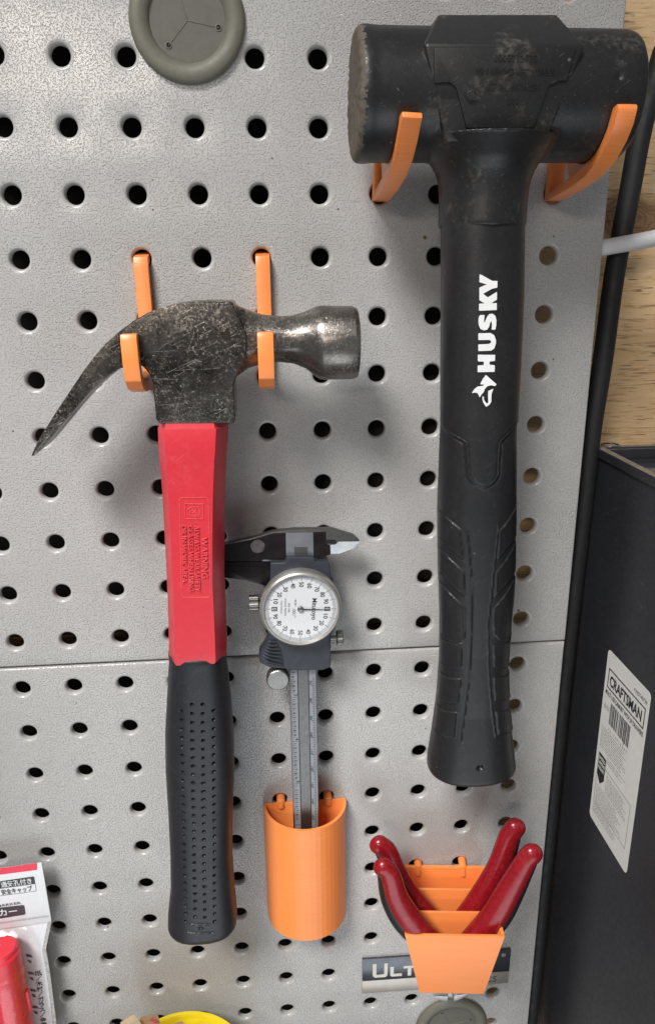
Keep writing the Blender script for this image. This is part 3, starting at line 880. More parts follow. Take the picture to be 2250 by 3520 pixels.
BLACKR = rubber('black_grip_rubber', (.014, .0145, .018), .42, .12, (.09, .09, .095), .00004, .4)
def superloft(zs, xl, xr, dc, hd, ex, N, disp=None, endcap=()):
    """body of revolution-like loft with per-vertex displacement on the front"""
    zs = np.asarray(zs, float)
    ph = np.linspace(0, 2 * math.pi, N, endpoint=False)
    c, s = np.cos(ph), np.sin(ph)
    ux = np.sign(c) * np.abs(c) ** (2 / ex); ud = np.sign(s) * np.abs(s) ** (2 / ex)
    Zg = np.repeat(zs[:, None], N, 1)
    L = xl(zs)[:, None]; R = xr(zs)[:, None]
    hw = (R - L) / 2
    Xg = (L + R) / 2 + hw * ux
    HD = hd(zs)[:, None]
    Dg = dc(zs)[:, None] + HD * ud
    if disp is not None:
        h = disp(Xg, Zg, ud[None, :] + 0 * Zg)
        nx, nd = ux / np.maximum(hw, .1), ud / np.maximum(HD, .1)
        ln = np.sqrt(nx ** 2 + nd ** 2)
        Xg = Xg + h * nx / ln
        Dg = Dg + h * nd / ln
    rings = [[(Xg[i, k], Dg[i, k], Zg[i, k]) for k in range(N)] for i in range(len(zs))]
    return rings
dots = []
za, zb_ = T['dots'][0], T['dots'][3]
ya, yb = T['dots'][2], T['dots'][4]
ia, ib = T['dots'][5], T['dots'][7]
ja, jb = T['dots'][6], T['dots'][8]
NR = 27
for k in range(NR):
    f = k / (NR - 1)
    for a, b in ((za, zb_), (ya, yb)):
        dots.append((a[0] + (b[0] - a[0]) * f, a[1] + (b[1] - a[1]) * f))
for k in range(NR):
    f = k / (NR - 1)
    for a, b in ((ia, ib), (ja, jb)):
        dots.append((a[0] + (b[0] - a[0]) * f, a[1] + (b[1] - a[1]) * f))
sl = T['slots']
def grip_disp(X, Z, front):
    h = np.zeros(X.shape)
    fr = front > .2
    for x, z in dots:
        m = (np.abs(X - x) < 2) & (np.abs(Z - z) < 2) & fr
        h[m] -= 2.2 * (1 - sstep(.42, .8, np.hypot(X[m] - x, Z[m] - z)))
    for a, b in ((sl[0], sl[1]), (sl[3], sl[4])):
        d = seg_dist(X, Z, a[0], a[1], b[0], b[1])
        h -= np.where(fr, .7 * (1 - sstep(.25, .6, d)), 0)
    d = np.hypot(X - sl[2][0], Z - sl[2][1])
    h -= np.where(fr, .8 * (1 - sstep(.6, 1.1, d)), 0)
    return h
gl, gr = T['grip_l'], T['grip_r']
zs = np.concatenate([[-269.8], np.arange(-270.4, -425.6, -.33)])
def glx(z): return interp(gl[:-1], z)
def grx(z): return interp(gr[:-1], z)
def ghd(z): return np.interp(-z, [269.8, 272, 315, 360, 400, 428], [11.9, 12.3, 13.0, 12.2, 12.6, 13.6])
rings = superloft(zs, glx, grx, lambda z: 33 + 0 * z, ghd, 2.5, 250, grip_disp)
last = rings[-1]
cx = sum(p[0] for p in last) / len(last)
rings[0] = [(cx0 + (x - cx0) * .97, 33 + (d - 33) * .97, z) for (x, d, z) in rings[0] for cx0 in ((glx(-271) + grx(-271)) / 2,)]
for k, drop in ((.985, 1.6), (.94, 3.0), (.84, 4.3), (.6, 5.2), (.2, 5.6)):
    rings.append([(cx + (x - cx) * k, 33 + (d - 33) * k, z - drop) for x, d, z in last])
part(loft(rings), 'grip', BLACKR, HAM, 50)

# ------------------------------------------------------------------ rubber mallet
MAL = thing('rubber_mallet', 'black dead-blow rubber mallet with white brand lettering on its flared handle', 'mallet', (190, 42, -342))
MRUB = rubber('mallet_head_rubber', (.0125, .0125, .0135), .38, .8, (.12, .108, .09), .00005, .5)
MPLATE = rubber('mallet_scuffed_block', (.014, .014, .0145), .44, 1.0, (.15, .132, .105), .00005, .35)
WORN = rubber('mallet_worn_face', (.10, .085, .065), .8, .8, (.22, .19, .15), .0002, .2)
MHAN = rubber('mallet_handle_rubber', (.0125, .0125, .0135), .40, .12, (.09, .09, .09), .00007, .3)
body = lathe([(.01, 0), (17, .15), (20.4, 0), (22.0, 1.2), (22.3, 3.4), (21.9, 6.5), (21.8, 30), (21.8, 92), (21.7, 97), (21.0, 99.6), (19.4, 100.6), (.01, 100.8)], (136.6, 40.5, -47.5), 'x', 96)
lathe([(27, -62), (23.5, -66), (20.4, -69.5), (18.2, -73), (17.0, -77), (16.6, -82), (16.55, -92.2), (14.8, -92.5)], (185.9, 41.5, 0), 'z', 80, body)
me = bpy.data.meshes.new('tmp')
bmesh.ops.recalc_face_normals(body, faces=body.faces[:])
body.to_mesh(me); body.free()
tmp = bpy.data.objects.new('tmp', me); COL.objects.link(tmp)
md = tmp.modifiers.new('r', 'REMESH'); md.mode = 'VOXEL'; md.voxel_size = .75; md.adaptivity = 0
ms = tmp.modifiers.new('s', 'SMOOTH'); ms.factor = .5; ms.iterations = 6
dg = bpy.context.evaluated_depsgraph_get(); dg.update()
me2 = bpy.data.meshes.new_from_object(tmp.evaluated_get(dg))
bm = bmesh.new(); bm.from_mesh(me2)
bpy.data.objects.remove(tmp); bpy.data.meshes.remove(me); bpy.data.meshes.remove(me2)
rj = random.Random(5)
for f in bm.faces:
    c = f.calc_center_median()
    if c.x < 138.6 + .35 * math.sin(c.z * 1.7) + .25 * math.sin(c.z * 4.1):
        f.material_index = 1
for v in bm.verts:                                       # chewed rim of the left face, nicks at the right one
    if v.co.x < 140.5:
        a = math.atan2(v.co.z + 47.5, v.co.y - 40.5)
        v.co.x += .13 * math.sin(a * 7 + 2 * math.sin(a * 3.0)) + .13 * math.sin(a * 31 + 3 * math.sin(a * 5.0)) + .1 * math.sin(a * 67 + 4 * math.sin(a * 9.0) + v.co.y)
    for nx, nd, nz, nr, dp in ((229.5, 58.3, -36.5, 2.2, 1.0), (225.5, 61.8, -45.5, 1.3, 1.4), (234.5, 61, -44, 2.0, .8), (235.0, 57, -62, 2.4, .9)):
        w = math.sqrt((v.co.x - nx) ** 2 + (v.co.y - nd) ** 2 + (v.co.z - nz) ** 2)
        if w < nr:
            v.co.y -= dp * (1 - w / nr)
mhead = part(bm, 'head', [MRUB, WORN], MAL, 70)
# moulded block across the middle of the head
bb, bf, bo = T['block_back'], T['block_ft'], T['block_fb']
pts = [(bb[0][0], 46, bb[0][1]), (bb[1][0], 46, bb[1][1]), (bb[0][0], 34, bb[0][1]), (bb[1][0], 34, bb[1][1]),
       (bf[0][0], 63.2, bf[0][1]), (bf[1][0], 63.2, bf[1][1]), (bf[0][0] - .3, 56, bf[0][1] + .5), (bf[1][0] + .3, 56, bf[1][1] + .5),
       (bo[0][0], 60.5, bo[0][1]), (bo[1][0], 60.5, bo[1][1]), (bo[0][0], 45, bo[0][1]), (bo[1][0], 45, bo[1][1]), (bb[0][0], 34, -60), (bb[1][0], 34, -60),
       (bf[0][0], 44, -40), (bf[1][0], 44, -40)]
bm = bmesh.new()
for p in pts:
    bm.verts.new(p)
bmesh.ops.convex_hull(bm, input=bm.verts[:])
bmesh.ops.dissolve_limit(bm, angle_limit=.02, verts=bm.verts[:], edges=bm.edges[:])
bevel(bm, 1.0, 3, angle=10)
blk = part(bm, 'moulded_block', MPLATE, mhead, 40)
def plate_d(z):
    z0, z1 = bf[0][1], bo[0][1]
    return 63.2 + (60.5 - 63.2) * (z - z0) / (z1 - z0)
pp = T['plate']
bm = prism([(x, plate_d(z) - .5, z) for x, z in pp], [(x, plate_d(z) + .9, z) for x, z in pp], .35, 2)
part(bm, 'raised_plate', MPLATE, mhead, 30)
mt = T['mtext']
tl = (60.5 - 63.2) / (bo[0][1] - bf[0][1])
nu = math.hypot(1, tl)
UPP = (0, -tl / nu, 1 / nu)
bm = bmesh.new()
for s, a, b, h in (('1003262773', mt[0], mt[1], 2.1), ('WEAR APPROVED SAFETY GOGGLES', mt[2], mt[3], 2.0), ('USER AND BYSTANDERS', mt[4], mt[5], 2.1), ('CHINA', mt[6], mt[7], 2.0)):
    lay_text(s, ((a[0] + b[0]) / 2, plate_d(a[1]) + .88, (a[1] + b[1]) / 2), (1, 0, 0), UPP, h, b[0] - a[0], 0, .3, bm=bm)
part(bm, 'raised_lettering', MPLATE, mhead, 30)
for r in (2.6, 2.1):
    part(tube([(mt[8][0] + r * math.cos(a), plate_d(mt[8][1]) + .9, mt[8][1] + r * 1.25 * math.sin(a)) for a in np.linspace(0, 2 * math.pi, 33)], .16, 6, 1, caps=0), 'emblem_ring', MPLATE, mhead)
part(tube([(mt[8][0] - 1.5, plate_d(mt[8][1]) + .9, mt[8][1] - .3), (mt[8][0], plate_d(mt[8][1]) + .9, mt[8][1] + .6), (mt[8][0] + 1.4, plate_d(mt[8][1]) + .9, mt[8][1] - .4)], .25, 6), 'emblem_mark', MPLATE, mhead)

ml, mr = T['mh_l'], T['mh_r']
shield = T['shield']
up_area = shield + [(260, -166), (260, -90), (120, -90), (120, -166)]
pads = [T['G_' + k] for k in ('P1', 'P2', 'P3', 'P4', 'P5', 'P6', 'R1', 'R2', 'R3', 'R4', 'R5', 'R6')]
hole = T['mhole'][0]
def mal_disp(X, Z, front):
    fr = sstep(-.05, .25, front)
    h = .45 * sstep(-.2, .2, in_poly(X, Z, up_area))
    dl = line_dist(X, Z, shield)
    h -= .3 * (1 - sstep(.1, .4, np.abs(dl - .9))) * (Z < -166)
    for p in pads:
        s = in_poly(X, Z, p)
        h += .32 * sstep(-.15, .3, s) + .26 * (1 - sstep(.05, .35, np.abs(s - .25)))
    for k in ('G_CL', 'G_CR'):
        d = line_dist(X, Z, T[k])
        h += .34 * (1 - sstep(.05, .4, d))
    d = np.hypot(X - hole[0], Z - hole[1])
    h -= 1.3 * (1 - sstep(.9, 1.5, d))
    return h * fr
def mlx(z): return interp(ml[:-1], z)
def mrx(z): return interp(mr[:-1], z)
def mhd(z): return np.interp(-z, [92, 170, 210, 270, 300, 335], [14.6, 14.4, 14.4, 13.4, 13.8, 16.2])
zs = np.concatenate([[-91.0], np.arange(-92.2, -333.0, -.36)])
rings = superloft(zs, mlx, mrx, lambda z: 42 + 0 * z, mhd, 2.35, 240, mal_disp)
last = rings[-1]
cx = sum(p[0] for p in last) / len(last)
for k, drop in ((1.0, 1.0), (.985, 1.8), (.95, 2.5), (.88, 2.9), (.5, 3.2), (.1, 3.2)):
    rings.append([(cx + (x - cx) * k, 42 + (d - 42) * k, z - drop) for x, d, z in last])
han = part(loft(rings), 'handle', MHAN, MAL, 50)
WPAINT = simple('white_moulded_letter', (.80, .80, .81), .42, vary=.03)
def on_handle(x, z):
    l, r = float(mlx(z)), float(mrx(z))
    u = (x - (l + r) / 2) / ((r - l) / 2)
    return 42 + float(mhd(z)) * max(0, 1 - abs(u) ** 2.35) ** (1 / 2.35) + .55
for nm, k in (('letter_h', 'L_H'), ('letter_u', 'L_U'), ('letter_s', 'L_S'), ('letters_k_and_y', 'L_K'), ('dog_head_emblem', 'L_dog1'), ('dog_jaw_emblem', 'L_dog2')):
    p = rr(T[k], .18, 2)
    part(prism([(x, on_handle(x, z) - .3, z) for x, z in p], [(x, on_handle(x, z) + .22, z) for x, z in p]), 'white_letter' if 'letter' in nm else 'dog_emblem', WPAINT, han, 30)

# ------------------------------------------------------------------ printed cup and the dial caliper in it
CUPX = 114.7
CUP = thing('caliper_cup', 'orange printed half-round cup holding the end of the dial caliper', 'holder', (CUPX, 0, -454))
def half(r, z, n=26):
    return [(CUPX + r * math.cos(a), 2.0 + r * 1.0 * math.sin(a), z) for a in np.linspace(0, math.pi, n)]
bm = bmesh.new()
ro, ri, zt, zb_ = 22.5, 20.9, -382.0, -454.5
rings = [half(ro, zb_), half(ro, zt), half(ri, zt), half(ri, zb_ + 1.6)]
loft(rings, False, bm, closed=False)
for s in (0, -1):
    ps = [r[s] for r in rings]
    bm.faces.new([bm.verts.new(p) for p in ps])
bm.faces.new([bm.verts.new(p) for p in half(ro, zb_)])
bm.faces.new([bm.verts.new(p) for p in half(ri, zb_ + 1.6)])
bmesh.ops.remove_doubles(bm, verts=bm.verts[:], dist=.001)
part(bm, 'cup_shell', ORANGE, CUP, None)
part(box(CUPX - 22.5, CUPX + 22.5, .5, 1.98, zb_, zt, .3), 'back_plate', ORANGE, CUP)
for x in (101.8, 127.4):
    part(tube([(x, -7, -380.6), (x, -1, -380.6), (x, 1.0, -381.5), (x, 1.3, -384)], 2.3, 14), 'peg', ORANGE, CUP)

CAL = thing('dial_caliper', 'steel dial caliper with round white dial, its beam end in the orange cup', 'caliper', (114.6, 15, -400))
CALS = simple('satin_caliper_steel', (.17, .165, .16), .40, .9, vary=.08, scale=900)
CALM = simple('scale_chrome', (.25, .255, .27), .45, .3, vary=.05)
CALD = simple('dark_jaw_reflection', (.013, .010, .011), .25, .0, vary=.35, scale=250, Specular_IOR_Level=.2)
GREY = simple('slate_plastic', (.030, .034, .044), .42, vary=.1, bump=.00003, Specular_IOR_Level=.35)
BRIGHT = simple('polished_steel', (.50, .50, .50), .32, .9, vary=.12, scale=160)
KNURL = simple('knurled_steel', (.26, .25, .24), .32, .95, vary=.1)
jaw = part(slab(T['jaw_fixed'], 13.2, 17.0, .35, 2), 'fixed_jaw', CALS, CAL)
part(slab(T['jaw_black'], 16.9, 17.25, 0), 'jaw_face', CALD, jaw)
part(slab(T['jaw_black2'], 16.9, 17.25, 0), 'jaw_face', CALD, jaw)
jw = T['jaw_white']
part(prism([(x, 16.6, z) for x, z in jw], [(x, 17.15 + (0.5 if z > -229 else 0), z) for x, z in jw], 0), 'knife_edge', BRIGHT, jaw)
part(slab(T['jaw_slit'], 16.9, 17.45, 0), 'jaw_slot', DARK, jaw)
dc_ = T['disc']
rd = abs(dc_[1][0] - dc_[0][0])
part(slab([(dc_[0][0] + rd * (1 + .05 * math.sin(5 * a)) * math.cos(a), dc_[0][1] + rd * math.sin(a)) for a in np.linspace(0, 2 * math.pi, 26)[:-1]], 17.2, 17.36, 0), 'paint_spot', simple('grey_spot', (.10, .085, .088), .5, .3, vary=.4, scale=400), jaw)
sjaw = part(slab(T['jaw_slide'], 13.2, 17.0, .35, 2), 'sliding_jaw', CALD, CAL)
bx0, bx1 = 108.0, 121.35
beam = part(box(bx0, bx1, 13.2, 16.6, -404, -221, .4), 'beam', CALS, CAL)
part(box(bx0 + .9, 111.9, 16.5, 16.75, -404, -290), 'inch_scale', CALM, beam)
part(box(117.7, bx1 - .5, 16.5, 16.75, -404, -290), 'millimetre_scale', CALM, beam)
part(box(112.0, 112.35, 16.5, 16.66, -404, -290), 'rack_groove', DARK, beam)
part(box(117.25, 117.6, 16.5, 16.66, -404, -290), 'rack_groove', DARK, beam)
bt = T['beam_top']
part(slab([bt[0], bt[1], (bt[1][0], -234.5), (bt[0][0], -234.2)], 16.9, 17.3, .08), 'head_scale', simple('head_scale_chrome', (.20, .21, .23), .4, .5, vary=.06), beam)
part(slab([bt[2], bt[3], bt[4], bt[5]], 17.2, 17.38, 0), 'rack_window', simple('rack_window_steel', (.09, .09, .09), .4, .5), beam)
Z70 = -301.6
bm = bmesh.new()
for mm in range(66, 156):
    ln = 1.7 if mm % 10 == 0 else (1.35 if mm % 5 == 0 else .9)
    z = Z70 - (mm - 70)
    xe = 120.3
    sheet([(xe - ln, z - .14), (xe, z - .14), (xe, z + .14), (xe - ln, z + .14)], 16.8, bm)
for k in range(25, 61):
    z = Z70 - (k * 2.54 - 70)
    sheet([(109.1, z - .1), (110.3 if k % 10 else 111.5, z - .1), (110.3 if k % 10 else 111.5, z + .1), (109.1, z + .1)], 16.8, bm)
part(bm, 'scale_ticks', INK, beam, None, False)['kind'] = 'stuff'
bm = bmesh.new()
for mm in range(70, 151, 10):
    lay_text(str(mm), (118.35, 16.82, Z70 - (mm - 70) + 1.6), DN, RT, 1.15, 2.3 if mm < 100 else 2.9, .02, 0, bm=bm)
for k in range(25, 60):
    z = Z70 - (k * 2.54 - 70)
    if k % 10:
        lay_text(str(k % 10), (110.0, 16.82, z + 1.2), DN, RT, 1.5, None, .02, 0, bm=bm)
    else:
        lay_text(str(k // 10), (111.0, 16.82, z + 1.3), DN, RT, 1.7, None, .02, 0, bm=bm)
bh = bmesh.new()
lay_text('0', (bt[6][0], 17.45, bt[6][1] - .2), DN, RT, 1.5, None, .01, 0, bm=bh)
part(bh, 'head_zero', INK, beam, None, False)
bh = bmesh.new()
lay_text('0', (bt[7][0], 17.45, bt[7][1] - .2), DN, RT, 1.1, None, .01, 0, bm=bh)
part(bh, 'head_zero', INK, beam, None, False)
part(bm, 'scale_numbers', INK, beam, None, False)['kind'] = 'stuff'
outl = T['body'] + T['body2']
bod = part(slab(outl, 12.2, 20.0, .9, 3), 'slider_body', GREY, CAL, 35)
rbs = T['ribs']
for i in range(0, len(rbs), 2):
    a, b = rbs[i], rbs[i + 1]
    part(tube([(a[0], 19.0, a[1]), (a[0] * .7 + b[0] * .3, 20.5, a[1] * .62 + b[1] * .38), ((a[0] + b[0]) / 2, 20.7, (a[1] + b[1]) / 2 - .45), (b[0], 20.4, b[1])], .45, 8, sub=4), 'grip_rib', GREY, bod)
dcx, dcz, dd = 114.15, -256.6, 20.0
dial = part(lathe([(18.2, -.3), (18.9, .2), (19.0, 3.6), (18.7, 5.0), (18.0, 5.9), (17.4, 6.0), (16.95, 5.4), (16.85, 4.4)], (dcx, dd, dcz), 'd', 96, cap=False), 'dial_bezel', simple('satin_silver_bezel', (.52, .51, .48), .36, .8, vary=.04), CAL, 50)
DW = simple('dial_white', (.64, .65, .67), .35, vary=.015)
part(lathe([(16.95, 4.3), (16.9, 4.5), (.01, 4.5)], (dcx, dd, dcz), 'd', 96, cap=False), 'dial_face', DW, dial, 40)
fd = dd + 4.56
DR = math.radians(-2.4)
bm = bmesh.new()
for k in range(200):
    a = DR - 2 * math.pi * k / 200
    r0 = 14.0 if k % 10 == 0 else (14.4 if k % 5 == 0 else 14.9)
    w = .12 if k % 10 == 0 else .075
    c, s = math.cos(a), math.sin(a)
    bm.faces.new([bm.verts.new((dcx + r * c - q_ * w * s, fd, dcz + r * s + q_ * w * c)) for r, q_ in ((r0, -1), (16.7, -1), (16.7, 1), (r0, 1))])
part(bm, 'dial_ticks', INK, dial, None, False)['kind'] = 'stuff'
DNr = (math.sin(DR), 0, -math.cos(DR)); RTr = (math.cos(DR), 0, math.sin(DR))
def dpos(u, v):     # u along the text's up (right), v along the text (down)
    return (dcx + RTr[0] * u + DNr[0] * v, fd, dcz + RTr[2] * u + DNr[2] * v)
bm = bmesh.new()
for k in range(20):
    a = DR - 2 * math.pi * k / 20
    s = str((k % 10) * 10)
    p = (dcx + 12.25 * math.cos(a), fd, dcz + 12.25 * math.sin(a))
    if s == '0':
        q4 = [(-1.3, -1.05), (1.3, -1.05), (1.3, 1.05), (-1.3, 1.05)]
        bx = bmesh.new(); wz = bmesh.new()
        bx.faces.new([bx.verts.new((p[0] + RTr[0] * u + DNr[0] * v, fd + .02, p[2] + RTr[2] * u + DNr[2] * v)) for u, v in q4])
        lay_text('0', (p[0], fd + .06, p[2]), DNr, RTr, 1.9, 1.1, .01, 0, bm=wz)
        part(bx, 'zero_box', INK, dial, None, False)
        part(wz, 'zero_digit', DW, dial, None, False)
    else:
        lay_text(s, p, DNr, RTr, 2.1, 2.5, .02, 0, bm=bm)
lay_text('Mitutoyo', dpos(6.3, .1), DNr, RTr, 2.2, 10.9, .02, 0, bm=bm)
lay_text('505-740', dpos(-5.5, -.7), DNr, RTr, 1.0, 4.7, 0, 0, bm=bm)
lay_text('SHOCK PROOF', dpos(-7.2, -.9), DNr, RTr, .95, 8.9, 0, 0, bm=bm)
lay_text('MADE IN BRAZIL', dpos(-9.0, -.9), DNr, RTr, .7, 6.6, 0, 0, bm=bm)
lay_text('.001"', dpos(-3.1, 2.0), DNr, RTr, 1.6, 4.6, 0, 0, bm=bm)
for v0, v1 in ((-5.4, -4.3), (-2.3, -1.0)):
    q4 = [(-2.65, v0), (-2.5, v0), (-2.5, v1), (-2.65, v1)]
    bm.faces.new([bm.verts.new(dpos(u, v)) for u, v in q4])
for v in (-3.6, -2.9):
    bm.faces.new([bm.verts.new(dpos(u, w)) for u, w in ((-3.3, v - .07), (-1.9, v - .07), (-1.9, v + .07), (-3.3, v + .07))])
for v, s in ((-4.0, 1), (-2.5, -1)):
    bm.faces.new([bm.verts.new(dpos(u, w)) for u, w in ((-2.95, v - .4 * s), (-2.2, v - .4 * s), (-2.575, v + .4 * s))])
part(bm, 'dial_print', INK, dial, None, False)
nd = fd + .5
n0 = [(-1.7, -.35), (0, -.35), (13.8, -.06), (13.8, .06), (0, .35), (-1.7, .35)]
part(prism([(dcx + RTr[0] * u + DNr[0] * v, nd, dcz + RTr[2] * u + DNr[2] * v) for u, v in n0], [(dcx + RTr[0] * u + DNr[0] * v, nd + .15, dcz + RTr[2] * u + DNr[2] * v) for u, v in n0]), 'needle', INK, dial)
part(lathe([(1.45, .2), (1.4, .75), (1.0, .95), (.01, 1.0)], (dcx - .1, fd, dcz), 'd', 24, cap=False), 'needle_hub', KNURL, dial)
gl_ = Nodes('clear_crystal')
tr = gl_.new('ShaderNodeBsdfTransparent')
gs = gl_.new('ShaderNodeBsdfGlossy')
gs.inputs['Roughness'].default_value = .14
lw = gl_.new('ShaderNodeLayerWeight')
lw.inputs['Blend'].default_value = .5
pw = gl_.ramp(gl_.math('POWER', lw.outputs['Facing'], 4.0), 0, 1, .045, .6)
mx = gl_.new('ShaderNodeMixShader')
gl_.t.links.new(pw, mx.inputs[0]); gl_.t.links.new(tr.outputs[0], mx.inputs[1]); gl_.t.links.new(gs.outputs[0], mx.inputs[2])
gl_.t.links.new(mx.outputs[0], gl_.t.nodes['Material Output'].inputs['Surface'])
CRYSTAL = gl_.m
part(lathe([(17.0, 5.5), (12, 5.75), (6, 5.9), (.01, 5.95)], (dcx, dd, dcz), 'd', 64, cap=False), 'dial_crystal', CRYSTAL, dial, 60, False)
def knurled(name, x0, x1, r, d, z, n=24):
    rings = []
    for t_, k in ((x0, .88), (x0 + .4, 1), (x1 - .4, 1), (x1, .88)):
        rings.append([(t_, d + r * k * (1 + .06 * (i % 2)) * math.cos(math.pi * i / n), z + r * k * (1 + .06 * (i % 2)) * math.sin(math.pi * i / n)) for i in range(2 * n)])
    return part(loft(rings), name, KNURL, CAL, 20)
sL = knurled('lock_screw', 89.9, 94.8, 3.5, 17.5, -255.6)
part(lathe([(1.3, 0), (1.3, 6)], (94.7, 17.5, -255.6), 'x', 16), 'screw_stem', KNURL, sL)
sR = knurled('bezel_clamp_screw', 131.2, 134.4, 3.4, 17.5, -275.9)
part(lathe([(1.2, 0), (1.2, 5)], (127.0, 17.5, -275.9), 'x', 16), 'screw_stem', KNURL, sR)
rings = []
for d, k in ((14.6, .9), (15.0, 1), (19.4, 1), (19.8, .95), (20.0, .9)):
    rings.append([(102.4 + 5.4 * k * (1 + .025 * (i % 2)) * math.cos(math.pi * i / 40), d, -296.2 + 5.4 * k * (1 + .025 * (i % 2)) * math.sin(math.pi * i / 40)) for i in range(80)])
part(loft(rings), 'thumb_roller', KNURL, CAL, 20)

# ------------------------------------------------------------------ stepped pliers holder
BIN = thing('pliers_holder', 'orange printed tapered bin with three slots holding two red-handled pliers', 'holder', (193, 2, -470), rot=(0, 0, math.radians(-6.2)))
BX, zt, zb_ = 193.0, -431.0, -469.5
HT, HB = 25.4, 16.8
def hwid(z):
    return HB + (HT - HB) * (z - zb_) / (zt - zb_)
def wall(name, d0, d1, top):
    h1 = hwid(top) - .8; h0 = HB - .8
    part(slab([(BX - h0, zb_), (BX + h0, zb_), (BX + h1, top), (BX - h1, top)], d0, d1, .25), name, ORANGE, BIN)
wall('back_panel', 2.0, 4.0, zt)
wall('divider', 18.6, 20.0, zt - .2)
wall('divider', 34.0, 35.4, zt - .2)
h1, h0 = HT, HB
part(slab([(BX - h0, zb_ - .2), (BX + h0, zb_ - .2), (BX + h1, zt), (BX - h1, zt)], 48.6, 50.2, .3), 'front_panel', ORANGE, BIN)
for s in (-1, 1):
    q4 = [(BX + s * HB, zb_), (BX + s * (HB - 1.6), zb_), (BX + s * (HT - 1.6), zt - .1), (BX + s * HT, zt - .1)]
    part(slab(q4, 2.05, 48.7, .25), 'side_panel', ORANGE, BIN)
for x in (178.6, 204.0):
    part(tube([(x, -6, -430.8), (x, -1, -430.8), (x, 2.6, -431.4), (x, 3.0, -436)], 2.2, 14), 'peg', ORANGE, BIN)

REDG = rubber('red_dipped_grip', (.25, .007, .013), .26, .35, (.42, .10, .11), .00002, .15)
BLKG = simple('black_grip_insert', (.012, .012, .013), .35, vary=.2)
PST = simple('pliers_steel', (.32, .31, .30), .3, .9, vary=.2, scale=200)
PBR = simple('pliers_ground_steel', (.36, .35, .34), .34, .85, vary=.15)
def pliers(label, left, right, dm, rl, rr_, tipz, piv):
    t = thing('pliers', label, 'pliers', (piv[0], dm, tipz), 'red-handled pliers')
    for pts, rs, s in ((left, rl, -1), (right, rr_, 1)):
        path = [(x, dm, z) for x, z in pts]
        h = part(tube(path, rs, 22, .78, sub=7, caps=5), 'handle', REDG, t, 60)
        off = [(x + s * r * .42 * w, dm - 1.4, z - r * .38 * w) for (x, z), r, w in zip(pts[1:], rs[1:], (.75, 1.05, 1.1, 1.0, .8))]
        part(tube(off, [r * .86 for r in rs[1:]], 18, .82, sub=6), 'black_insert', BLKG, h, 60)
    px, pz = piv
    bm = bmesh.new()
    for s, pts in ((-1, left), (1, right)):
        e = pts[-1]
        tube([(e[0], dm, e[1] + 3), (px - s * 2.0, dm, pz)], [4.4, 5.2], 16, .8, bm=bm)
    lathe([(.01, -5), (7.0, -5), (7.6, -4.2), (7.6, 4.2), (7.0, 5), (.01, 5)], (px, dm, pz), 'd', 32, bm)
    part(bm, 'joint', PST, t)
    for s in (-1, 1):
        jp = [(px + s * .8, pz - 2), (px + s * 9.0, pz - 6), (px + s * 10.2, pz - 12), (px + s * 9.4, tipz + 5), (px + s * 6.0, tipz + 1.4), (px + s * 1.6, tipz)]
        j = part(slab(jp, dm - 4.2, dm + 4.2, .8), 'jaw', PST, t)
        jq = [(px + s * 1.7, tipz + .2), (px + s * 6.0, tipz + 1.6), (px + s * 9.3, tipz + 5.2), (px + s * 1.7, tipz + 4.4)]
        part(slab(jq, dm - 4.0, dm + 4.5, .2), 'ground_edge', PBR, j)
    return t
pliers('red-handled pliers in the rear slot of the orange bin', T['h_rl'], T['h_rr'], 27.0, [5.2, 5.2, 5.0, 5.2, 5.4, 5.2], [5.6, 5.8, 6.2, 6.8, 6.8, 6.2], -497.0, (196.6, -474))
pliers('red-handled pliers in the front slot, nearest the front panel of the orange bin', T['h_fl'], T['h_fr'], 42.0, [5.0, 5.2, 6.0, 6.6, 6.6, 6.2], [5.6, 5.7, 6.7, 7.2, 7.2, 6.6], -480.0, (188.5, -459))

# ------------------------------------------------------------------ marker in its hanging packet
PK = thing('marker_packet', 'clear hanging packet with white printed header for a red marker', 'packet', (-50, 8, -560))
PW = simple('packet_white_film', (.76, .77, .80), .28, vary=.03)
PR = simple('packet_red_ink', (.78, .05, .09), .35, vary=.03)
PB = simple('packet_black_ink', (.035, .036, .042), .35, vary=.1)
PE = simple('packet_seal_edge', (.46, .46, .45), .4, vary=.35, scale=900, bump=.0002, bscale=1400)
edge = T['pack_edge']
hdr = [(-95, -409)] + [edge[0], edge[1], edge[2], edge[3], edge[4]] + [(-95, -449)]
part(slab(hdr, 10.2, 10.9, .1), 'header', PW, PK)
part(sheet(T['pack_red'], 11.05), 'red_band', PR, PK, None, False)
R_ = np.array((edge[0][0] + 95, 0, edge[0][1] + 409)); R_ = R_ / np.linalg.norm(R_)
RV = tuple(R_); UV = (-R_[2], 0, R_[0])
pb = T['pack_box']
def ext_left(a, b, L):
    a, b = np.array(a), np.array(b)
    return tuple(b + (a - b) / np.linalg.norm(a - b) * L)
A0, A1, A2, A3, A4, A5 = pb
part(sheet([ext_left(A0, A1, 24), A1, A4, ext_left(A5, A4, 24)], 11.05), 'black_panel', PB, PK, None, False)
fr = [ext_left(A0, A1, 24), A1, A2, ext_left(A3, A2, 24)]
part(tube([(x, 11.0, z) for x, z in rr(fr, .8, 3)], .12, 6, .5, caps=0), 'panel_border', PB, PK)
def ktext(s, xr, zr, h, w, mat, bold=.015, rv=RV, uv=UV, name='lettering', anchor='r'):
    part(lay_text(s, (xr, 11.16, zr), rv, uv, h, w, bold, 0, anchor, cap=.8), name, mat, PK, None, False)
ktext('通気孔付き', A1[0] - 1.5, (A1[1] + A4[1]) / 2, 3.2, 16.0, PW)
ktext('安全キャップ', A2[0] - 1.9, (A4[1] + A2[1]) / 2 - .1, 3.0, 16.2, PB)
